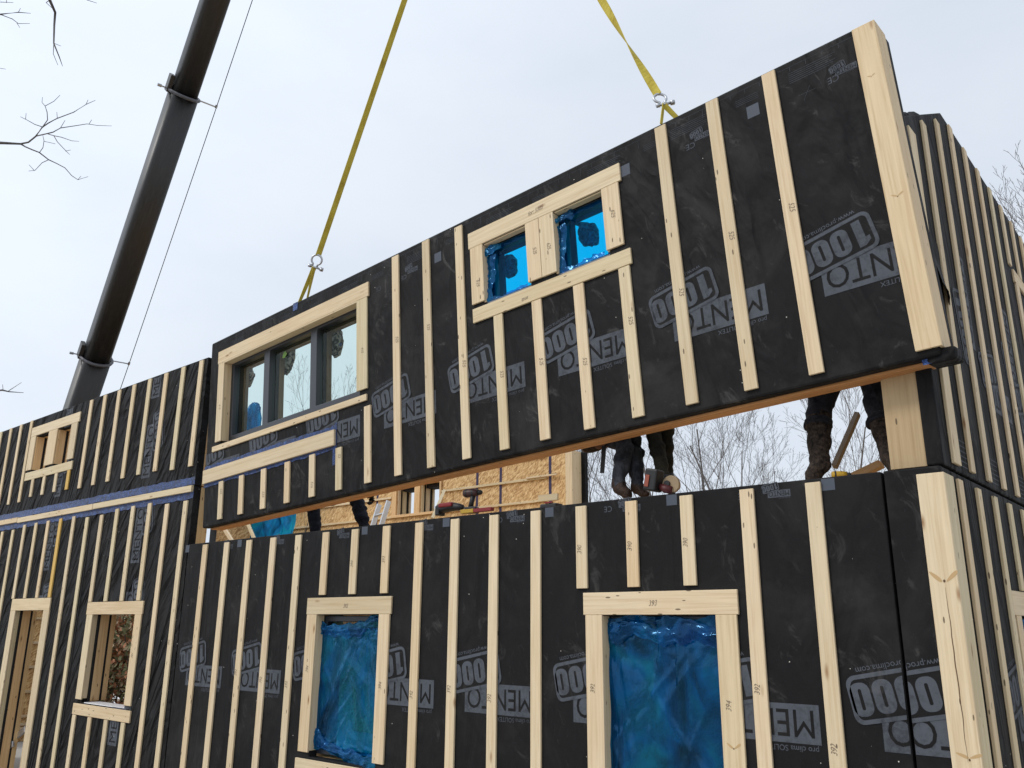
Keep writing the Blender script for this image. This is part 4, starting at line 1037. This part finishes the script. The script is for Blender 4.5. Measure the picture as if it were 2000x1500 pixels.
# ------------------------------------------------------------------ workers
def cloth(name, c1, c2, sc=9, rough=.85):
    m = mat(name, c1, rough, spec=.2); t = NT(m)
    t.l(t.ramp(t.noise(t.coords((1, 1, 1), rnd=False), sc, 5, .65, .4), [(.38, c1), (.66, c2)]), t.b.inputs['Base Color'])
    t.l(t.bump(t.noise(t.coords((1, 1, .5), rnd=False), 14, 4, .6, 1.5), .8, .03), t.b.inputs['Normal']); return m
JEANS = cloth('dark_jeans', (.010, .011, .014), (.060, .063, .074)); OLIVE = cloth('olive_work_trousers', (.012, .012, .009), (.035, .032, .022))
NAVY = cloth('navy_trousers', (.006, .007, .013), (.016, .018, .032)); CHAR = cloth('charcoal_trousers', (.010, .010, .014), (.030, .030, .038))
JACK = cloth('dark_jacket', (.015, .015, .016), (.04, .04, .042)); JACK2 = cloth('brown_jacket', (.07, .045, .025), (.12, .08, .045))
SHOE = cloth('brown_leather', (.016, .009, .006), (.050, .027, .017), 20, .6)
CAMO = cloth('camouflage_boot', (.006, .005, .004), (.060, .042, .032), 38, .8); GLOVE = mat('black_glove', (.008, .008, .008), .7); SKIN = mat('skin', (.42, .24, .17), .55)
def worker(label, hip, LK, LA, LT, RK, RA, RT, lean, trous, shoe, jack, boots=False, hat=(.7, .7, .7), arms=None, wid=1.0):
    """joints in camera-datum metres; lean = vector from hip to neck base"""
    hip = Vector(hip); lean = Vector(lean); neck = hip+lean; side = Vector((1, 0, 0)) if not arms else Vector(arms.get('side', (1, 0, 0))); side.normalize()
    fwd = Vector((0, 0, 1)).cross(side)
    V = []; R = []; E = []; C = []
    def v(p, r, c, prev=None):
        V.append(Vector(p)); R.append(r); C.append(c)
        if prev is not None: E.append((prev, len(V)-1))
        return len(V)-1
    TR, SH, JK, SK, GL = 0, 1, 2, 3, 4
    root = v(hip, .135*wid, TR)
    for sg, K, A, To in ((-1, LK, LA, LT), (1, RK, RA, RT)):
        K, A, To = Vector(K), Vector(A), Vector(To)
        h = v(hip+side*sg*.10-Vector((0, 0, .06)), .098*wid, TR, root); k0 = v((V[h]+K)/2, .086*wid, TR, h); k = v(K, .067*wid, TR, k0)
        bt = SH if boots else TR
        c_ = v(K.lerp(A, .35), .068*wid, bt if boots else TR, k); m_ = v(K.lerp(A, .72), (.064 if boots else .058)*wid, bt, c_); a = v(A, (.064 if boots else .052)*wid, bt, m_)
        d = (To-A); d.z *= .5
        fb = 1.35 if boots else 1.0; b = v(A+Vector((0, 0, -.045))+d*.25, .045*fb, SH, a); f_ = v(A+Vector((0, 0, -.055))+d*.72, .040*fb, SH, b); v(To, .028*fb, SH, f_)
        v(A+Vector((0, 0, -.05))-d.normalized()*.05, .034, SH, a)
    s1 = v(hip+lean*.35, .125*wid, JK, root); s2 = v(hip+lean*.75, .145*wid, JK, s1); n0 = v(neck, .075, JK, s2); n1 = v(neck+lean.normalized()*.08, .052, SK, n0)
    up = lean.normalized()*.5+Vector((0, 0, .5)); up.normalize()
    h1 = v(V[n1]+up*.075+fwd*.01, .082, SK, n1); h2 = v(V[h1]+up*.09, .092, SK, h1); v(V[h2]+up*.06, .065, SK, h2)
    v(V[h1]+fwd*.095+up*.03, .018, SK, h1)
    for sg in (-1, 1): v(V[h1]+side*sg*.088+up*.03, .016, SK, h1)
    A_ = arms or {}
    for sg, key in ((-1, 'L'), (1, 'R')):
        sh = v(neck+side*sg*.17-lean.normalized()*.06, .068, JK, s2)
        el, wr = A_.get(key, (V[sh]+side*sg*.07+Vector((0, .05, -.28)), V[sh]+side*sg*.06+fwd*.12+Vector((0, 0, -.50))))
        el, wr = Vector(el), Vector(wr)
        e = v(el, .050, JK, sh); m_ = v(el.lerp(wr, .5), .043, JK, e); w_ = v(wr, .031, JK, m_)
        hd = (wr-el).normalized(); pal = v(wr+hd*.05, .032, GL, w_); sp = hd.cross(Vector((0, 1, 0)));
        if sp.length < .1: sp = hd.cross(Vector((1, 0, 0)))
        sp.normalize(); cu = hd.cross(sp).normalized()
        for q, (o_, ln) in enumerate(((-.030, .070), (-.010, .080), (.010, .076), (.030, .062))):
            b0 = v(V[pal]+sp*o_+hd*.035, .0125, GL, pal); b1 = v(V[b0]+hd*ln*.45+cu*.012, .0105, GL, b0); v(V[b1]+hd*ln*.25+cu*.032, .009, GL, b1)
        t0 = v(V[pal]-sp*.040+hd*.0, .014, GL, pal); v(V[t0]+hd*.035-sp*.012+cu*.02, .011, GL, t0)
    bz = Vector((hip.x, hip.y, .82))
    T = Thing('person', label, 'person', bz)
    me = bpy.data.meshes.new('s'); me.from_pydata([tuple(p-bz) for p in V], E, []); o = bpy.data.objects.new('s', me); COL.objects.link(o)
    sk = o.modifiers.new('s', 'SKIN'); sk.branch_smoothing = .6; sk.use_smooth_shade = True
    for i, s in enumerate(me.skin_vertices[0].data): s.radius = (R[i], R[i]); s.use_root = (i == 0)
    ss = o.modifiers.new('u', 'SUBSURF'); ss.levels = 2; ss.render_levels = 2
    dg = bpy.context.evaluated_depsgraph_get(); m2 = bpy.data.meshes.new_from_object(o.evaluated_get(dg)); bpy.data.objects.remove(o)
    m2.materials.clear()
    for mm in (trous, shoe, jack, SKIN, GLOVE): m2.materials.append(mm)
    segs = [(V[a]-bz, V[b]-bz, C[a], C[b]) for a, b in E]
    for vv in m2.vertices:
        n_ = noise.noise(vv.co*13)*.010+noise.noise(Vector((vv.co.x*5, vv.co.y*5, vv.co.z*23)))*.016
        if vv.co.z > -.0: vv.co += vv.normal*n_
    for p in m2.polygons:
        c = p.center; best = None
        for a, b, ca, cb in segs:
            ab = b-a; t_ = max(0, min(1, (c-a).dot(ab)/max(ab.length_squared, 1e-9))); d = (c-(a+ab*t_)).length_squared
            if best is None or d < best[0]: best = (d, cb if t_ > .15 else ca)
        p.material_index = best[1]; p.use_smooth = True
    m2.name = 'body'; ob = bpy.data.objects.new('body', m2); COL.objects.link(ob); ob.parent = T.o
    if boots:
        for K, A in ((LK, LA), (RK, RA)):
            K, A = Vector(K), Vector(A); c0 = K.lerp(A, .22); ax = (A-K).normalized(); o1 = ax.orthogonal().normalized(); o2 = ax.cross(o1)
            for q in range(2):
                cc_ = c0+ax*(.022*q-.02); pts = [cc_+(o1*math.cos(a)+o2*math.sin(a))*(.074+.014*noise.noise(Vector((a*1.5, q*3, c0.x)))) for a in [2*math.pi*k/22 for k in range(23)]]
                V2, F2 = tube(pts, [.013+.008*rag(k*.9+q) for k in range(23)], 7); T.add('trouser_cuff', V2, F2, trous, smooth=True)
    hc = V[h2]; V2, F2 = blob(hc+up*.03, (.115, .135, .085), 2, .01, 18, 10); V2 = [(x, y, max(z, hc.z-.02)) for x, y, z in V2]
    T.add('hard_hat', V2, F2, mat('hat_paint', hat, .35), smooth=True)
    return T, V, neck
A = at
# worker in jeans, right of the tall grey gap
k1 = A(1224, 866, 5.10); a1 = A(1207, 945, 4.98); k2 = A(1236, 872, 5.22); a2 = A(1248, 948, 5.08)
T, V_, nk = worker('person in dark jeans and brown shoes, knees bent, wearing a brown tool pouch', A(1158, 826, 5.36), k1, a1, A(1232, 966, 4.96), k2, a2, A(1262, 961, 5.05), (.22, -.02, .42), JEANS, SHOE, JACK,
       arms={'L': (A(1215, 760, 5.25), A(1238, 845, 5.30)), 'R': (A(1225, 790, 5.15), A(1244, 862, 5.20)), 'side': (.55, .8, 0)}, wid=1.02)
V, Fc = blob(A(1163, 868, 5.16), (.125, .06, .050), 3, .10, 16, 10); V = [(x, y, z+(x-A(1163, 868, 5.16).x)*.20) for x, y, z in V]; p_ = T.add('tool_pouch', V, Fc, SHOE, smooth=True)
V, Fc = blob(A(1176, 862, 5.12), (.075, .05, .06), 5, .10, 14, 8); T.add('pouch_pocket', V, Fc, cloth('tan_leather', (.10, .045, .025), (.17, .08, .045), 12, .6), p_, smooth=True)
ribbon(T, 'hanging_strap', A(1181, 858, 5.1), A(1176, 924, 5.1), .032, .1, .3, BLK, 8, .008)
# worker in olive trousers
worker('person in olive trousers standing behind the circular saw', A(1280, 738, 5.36), A(1276, 842, 5.26), A(1296, 932, 5.12), A(1316, 962, 5.05), A(1300, 838, 5.34), A(1303, 925, 5.34), A(1322, 955, 5.30), (.05, .02, .46), OLIVE, BLK, JACK2, hat=(.6, .5, .05),
       arms={'side': (.8, .6, 0)}, wid=.95)
# worker in camouflage boots
worker('person in charcoal trousers and tall camouflage boots striding on the wall top', A(1668, 655, 5.40), A(1597, 812, 5.16), A(1602, 905, 5.06), A(1574, 937, 5.00), A(1718, 808, 5.16), A(1738, 888, 5.08), A(1757, 917, 5.02), (.05, .02, .46), CHAR, CAMO, JACK, boots=True, hat=(.75, .75, .75),
       arms={'side': (.95, .3, 0), 'L': (A(1640, 560, 5.3), A(1668, 690, 5.35))}, wid=1.22)
# worker in navy trousers
worker('person in navy work trousers stepping left of the ladder top', A(640, 895, 5.75), A(611, 985, 5.60), A(618, 1050, 5.45), A(640, 1070, 5.40), A(695, 972, 5.55), A(715, 1035, 5.45), A(735, 1055, 5.40), (.34, .10, .14), NAVY, BLK, JACK, hat=(.1, .2, .6),
       arms={'side': (.9, .4, 0)}, wid=1.12)

# ------------------------------------------------------------------ trees
def bark(name, c1, c2):
    m = mat(name, c1, .9, spec=.15); t = NT(m)
    t.l(t.ramp(t.noise(t.coords((6, 6, 1.5)), 3, 5, .7), [(.35, c1), (.65, c2)]), t.b.inputs['Base Color']); return m
BARK = bark('grey_bark', (.085, .072, .062), (.17, .145, .125)); BARK2 = bark('dark_bark', (.085, .076, .072), (.16, .145, .135))
def grow(seed, H=9.0, r0=.10, depth=5, spread=.42, first=.28, dens=1.0, minr=.0032):
    rnd = random.Random(seed); TV, TF, CV, CFc = [], [], [], []
    def branch(p, d, Ln, r, lev):
        n = 6 if lev < 2 else 4 if lev < 4 else 3; pts = [p]; rs = [r]; q = p.copy(); dd = d.copy(); seg = Ln/n
        for i in range(n):
            dd = (dd+Vector((rnd.gauss(0, .09), rnd.gauss(0, .09), rnd.gauss(.035, .05)))).normalized(); q = q+dd*seg; pts.append(q.copy()); rs.append(max(minr, r*(1-.72*(i+1)/n)))
        if lev == 0: tube(pts, rs, 8, TV, TF)
        else: tube(pts, rs, 5 if lev == 1 else 3, CV, CFc, cap=False)
        if lev >= depth: return
        nb = int({0: 15, 1: 8, 2: 6, 3: 4, 4: 3}[lev]*dens+rnd.random())
        az = rnd.random()*6.28
        for k in range(nb):
            t = (first if lev == 0 else .18)+(1-(first if lev == 0 else .18))*((k+rnd.random()*.8)/nb); t = min(t, .98)
            i = min(int(t*n), n-1); f = t*n-i; bp = pts[i].lerp(pts[i+1], f); br = (rs[i]*(1-f)+rs[i+1]*f)*(.55 if lev else .48)
            az += 2.4+rnd.gauss(0, .3); ax = (pts[i+1]-pts[i]).normalized(); o1 = ax.orthogonal().normalized(); o2 = ax.cross(o1)
            ang = rnd.gauss(spread*1.7 if lev == 0 else spread*1.5, .14)
            nd = (ax*math.cos(ang)+(o1*math.cos(az)+o2*math.sin(az))*math.sin(ang)+Vector((0, 0, .16))).normalized()
            branch(bp, nd, Ln*(.42 if lev == 0 else .55)*(1.15-.65*t)*(.8+.4*rnd.random()), max(br, minr), lev+1)
    branch(Vector((0, 0, 0)), Vector((rnd.gauss(0, .05), rnd.gauss(0, .05), 1)).normalized(), H, r0, 0)
    return TV, TF, CV, CFc
def tree_proto(seed, H, r0, m, **k):
    TV, TF, CV, CFc = grow(seed, H, r0, **k)
    a = bpy.data.meshes.new('trunk'); a.from_pydata(TV, [], TF); a.materials.append(m)
    b = bpy.data.meshes.new('crown'); b.from_pydata(CV, [], CFc); b.materials.append(m)
    for me_ in (a, b):
        for v_ in me_.vertices: pass
    return a, b, max(z for _, _, z in CV+TV)
PROT = [tree_proto(11, 9.5, .075, BARK2, dens=.72, depth=4), tree_proto(23, 9.0, .060, BARK2, spread=.36, dens=.78, depth=4), tree_proto(37, 10, .085, BARK2, spread=.46, dens=.64, depth=4), tree_proto(41, 8.0, .045, BARK2, spread=.32, dens=.58, depth=4)]
def tree(label, pos, pi, H, rz, group='bare trees behind the house', lean=(0, 0), slim=1.0):
    s = H/PROT[pi][2]
    o = bpy.data.objects.new('bare_tree', None); COL.objects.link(o); o.location = (pos[0], pos[1], 0); o.rotation_euler = (lean[0], lean[1], rz); o.scale = (s*slim, s*slim, s); o.empty_display_size = .3
    tagset(o, label, 'tree', group)
    for nm, me in zip(('trunk', 'crown'), PROT[pi][:2]):
        c = bpy.data.objects.new(nm, me); COL.objects.link(c); c.parent = o
def topH(px, py, dist):
    d = ray(px, py); hd = math.hypot(d.x, d.y); return d.x/hd*dist, d.y/hd*dist, d.z/hd*dist+Z0
spec = [  # px, top py, distance, proto, description
 (1150, 740, 19, 0, 'slim bare tree seen just right of the black end of the rear wall'),
 (1182, 830, 24, 3, 'bare sapling seen behind the hanging strap of the worker in jeans'),
 (1262, 750, 21, 1, 'bare tree seen between the gloved hand and the olive trouser leg'),
 (1335, 700, 15, 2, 'bare tree seen just right of the circular saw'),
 (1372, 760, 24, 0, 'bare tree second right of the circular saw, paler and farther'),
 (1418, 740, 18, 1, 'bare tree in the left half of the open gap between saw and boots'),
 (1470, 800, 27, 3, 'small far bare tree in the middle of the open gap'),
 (1503, 735, 20, 2, 'spreading bare tree in the middle of the open gap'),
 (1562, 690, 13.5, 1, 'near bare tree just left of the camouflage boots'),
 (1655, 860, 22, 0, 'bare tree between the two camouflage boots'),
 (1700, 840, 18, 3, 'dense twiggy tree behind the right camouflage boot'),
 (1720, 850, 25, 2, 'far twiggy tree behind the orange board end'),
 (1922, 262, 17, 1, 'bare treetop showing above the upper gable wall'),
 (1966, 335, 17, 3, 'bare treetop at the right edge beyond the upper gable wall'),
 (600, 655, 20, 2, 'bare tree seen through the middle pane of the triple window'),
 (690, 720, 21, 0, 'bare tree seen through the right pane of the triple window'),
 (405, 930, 27, 3, 'bare tree seen through the small gap at the left end of the hanging panel'),
 (810, 880, 22, 2, 'bare tree seen through the twin window of the rear wall'),
]
for i, (px, py, d, pi, lab) in enumerate(spec):
    x, y, h = topH(px, py, d); tree(lab, (x, y), pi, h, i*1.7, slim=.62 if px in (600, 690) else 1.0)
rnd = random.Random(5)
for i in range(12):      # trees behind the camera and left of it: seen only in the glass
    a = rnd.uniform(200, 330); d = rnd.uniform(14, 30)
    tree('bare tree standing behind the viewer, mirrored in the triple window', (math.cos(rad(a))*d, math.sin(rad(a))*d), i % 4, rnd.uniform(8, 12), i*2.1, 'bare trees mirrored in the window glass')

# near tree at the left whose twigs reach into the picture
T = Thing('bare_tree', 'near bare tree at the left edge whose twigs reach into the sky', 'tree', tuple(ray(-420, 1100)*7.5*1)[:2]+(GZ,))
Q = lambda x, y, d=7.5: ray(x, y)*d
tb = Vector((T.base.x, T.base.y, GZ)); TV, TF = tube([tb, Q(-400, 700), Q(-370, 200), Q(-320, -300), Q(-250, -700)], [.14, .11, .085, .06, .03], 9)
T.add('trunk', TV, TF, BARK2, smooth=True)
V, Fc = [], []
def tw(pts, r0, r1, d=7.5):
    P = [Q(x, y, d+.25*math.sin(i*1.3+x*.02)) for i, (x, y) in enumerate(pts)]; n = len(P)-1
    tube(P, [r0+(r1-r0)*i/max(n, 1) for i in range(n+1)], 5, V, Fc)
tw([(-385, 420), (-250, 330), (-120, 285), (0, 279), (40, 281)], .026, .0085)
tw([(40, 281), (55, 278), (70, 266), (83, 248), (95, 240), (112, 231), (144, 219), (168, 204), (186, 196)], .0085, .0022)
tw([(83, 248), (93, 234), (92, 219), (88, 207), (82, 200), (83, 190)], .0042, .002); tw([(88, 207), (105, 198), (117, 186)], .0032, .0018)
tw([(83, 248), (68, 243), (54, 235), (40, 228)], .004, .0018); tw([(50, 233), (51, 221)], .0025, .0018)
tw([(70, 266), (92, 261), (104, 258), (118, 250), (145, 246), (170, 242), (190, 245), (218, 246)], .0058, .0018); tw([(118, 250), (127, 235)], .003, .0018); tw([(174, 242), (179, 234)], .0025, .0018)
tw([(92, 261), (105, 265), (120, 268), (140, 275), (154, 276)], .0042, .0018); tw([(105, 265), (112, 277), (128, 294), (136, 302)], .0038, .0018); tw([(128, 295), (138, 293)], .0025, .0018)
tw([(40, 281), (50, 287), (64, 293), (77, 298), (95, 312), (112, 320), (127, 328), (140, 343), (152, 351), (172, 345)], .0070, .0020); tw([(77, 298), (84, 288), (86, 275), (83, 262)], .0036, .0018); tw([(86, 276), (100, 279), (108, 281)], .0026, .0018)
tw([(95, 312), (82, 318), (68, 333), (56, 334)], .0036, .0018); tw([(67, 333), (57, 322)], .0026, .0018); tw([(152, 351), (158, 344)], .0025, .0018)
tw([(168, 204), (172, 195)], .0025, .0018); tw([(112, 231), (111, 219)], .0028, .0018)
tw([(-320, -320), (-60, -160), (70, -60), (97, 0), (108, 25), (106, 50), (105, 85), (116, 112), (122, 129)], .020, .0022); tw([(105, 85), (104, 105), (113, 127)], .004, .0018); tw([(107, 85), (119, 90)], .003, .0018); tw([(97, 0), (90, 5), (103, 17)], .004, .002)
tw([(-350, 60), (-150, 40), (-40, 30), (0, 28), (36, 24), (60, 26)], .014, .0018); tw([(0, 28), (24, 37), (36, 46), (58, 46)], .0045, .0018); tw([(36, 24), (40, 16)], .003, .0018); tw([(33, 45), (39, 54)], .0028, .0018); tw([(0, 4), (26, 5)], .003, .0018); tw([(13, 5), (12, -3)], .003, .0018)
tw([(-360, 820), (-150, 780), (-20, 765), (5, 762), (18, 765), (46, 767)], .016, .0022); tw([(16, 764), (42, 747)], .0035, .0018); tw([(6, 762), (5, 751)], .003, .0018); tw([(170, 0), (189, 6)], .003, .0018); tw([(60, -260), (140, -30), (170, 0)], .009, .003); tw([(-20, 130), (11, 135)], .003, .0018)
T.add('crown', V, Fc, BARK2, smooth=True)

# undergrowth seen through the open window of the left wing
def shrub(label, c, n, H, cols, seed):
    T = Thing('leafy_shrub', label, 'shrub', c, group='shrubs beyond the left wing')
    r = random.Random(seed); V, Fc = [], []; LV, LF, LM = [], [], []
    for i in range(16):
        a = r.random()*6.28; p = Vector(c)+Vector((math.cos(a)*.25, math.sin(a)*.25, 0)); tip = p+Vector((r.gauss(0, .7), r.gauss(0, .7), H*r.uniform(.6, 1)))
        mid = p.lerp(tip, .5)+Vector((r.gauss(0, .12), r.gauss(0, .12), .15)); tube([p, mid, tip], [.022, .014, .004], 5, V, Fc)
        for k in range(n):
            t = r.uniform(.15, 1); q = (p.lerp(mid, t*2) if t < .5 else mid.lerp(tip, t*2-1))+Vector((r.gauss(0, .22), r.gauss(0, .22), r.gauss(0, .18)))
            s = r.uniform(.045, .095); d1 = Vector((r.gauss(0, 1), r.gauss(0, 1), r.gauss(0, 1))).normalized(); d2 = d1.orthogonal().normalized(); b = len(LV)
            LV += [tuple(q-d1*s), tuple(q+d2*s*.45), tuple(q+d1*s), tuple(q-d2*s*.45)]; LF.append((b, b+1, b+2, b+3)); LM.append(r.choice((0, 0, 1, 1, 2)))
    T.add('stems', V, Fc, BARK); T.add('leaves', LV, LF, None, mats=cols, fm=LM)
LC = [mat('rust_leaf', (.46, .21, .11), .8), mat('olive_leaf', (.22, .22, .11), .8), mat('straw_leaf', (.46, .36, .22), .8)]
k = 0
for d in (21, 24, 27):
    for off in (-.115, -.045, .03, .10):
        r_ = ray(235, 1290); an = math.atan2(r_.y, r_.x)+off+.02*(d-24)
        shrub(('rusty brown shrub %s beyond the left wing window' % (('in the front row', 'in the middle row', 'in the back row')[(d-21)//3]+(', leftmost', ', second from left', ', third from left', ', rightmost')[[.10, .03, -.045, -.115].index(off)])), (math.cos(an)*d, math.sin(an)*d, GZ+.1), 330, 2.3+.55*(d-21)/3+.4*(k % 3), LC, k); k += 1
for i, (px, d) in enumerate(((222, 22), (236, 25), (250, 28), (228, 31))):
    x, y, h = topH(px, 1050, d); tree(('slim grey tree behind the shrubs, %s through the left wing window' % ('nearest one', 'second nearest one', 'third nearest one', 'farthest one')[i]), (x, y), 3 if i % 2 else 1, 4.8, i*2, 'grey trees seen through the left wing window')
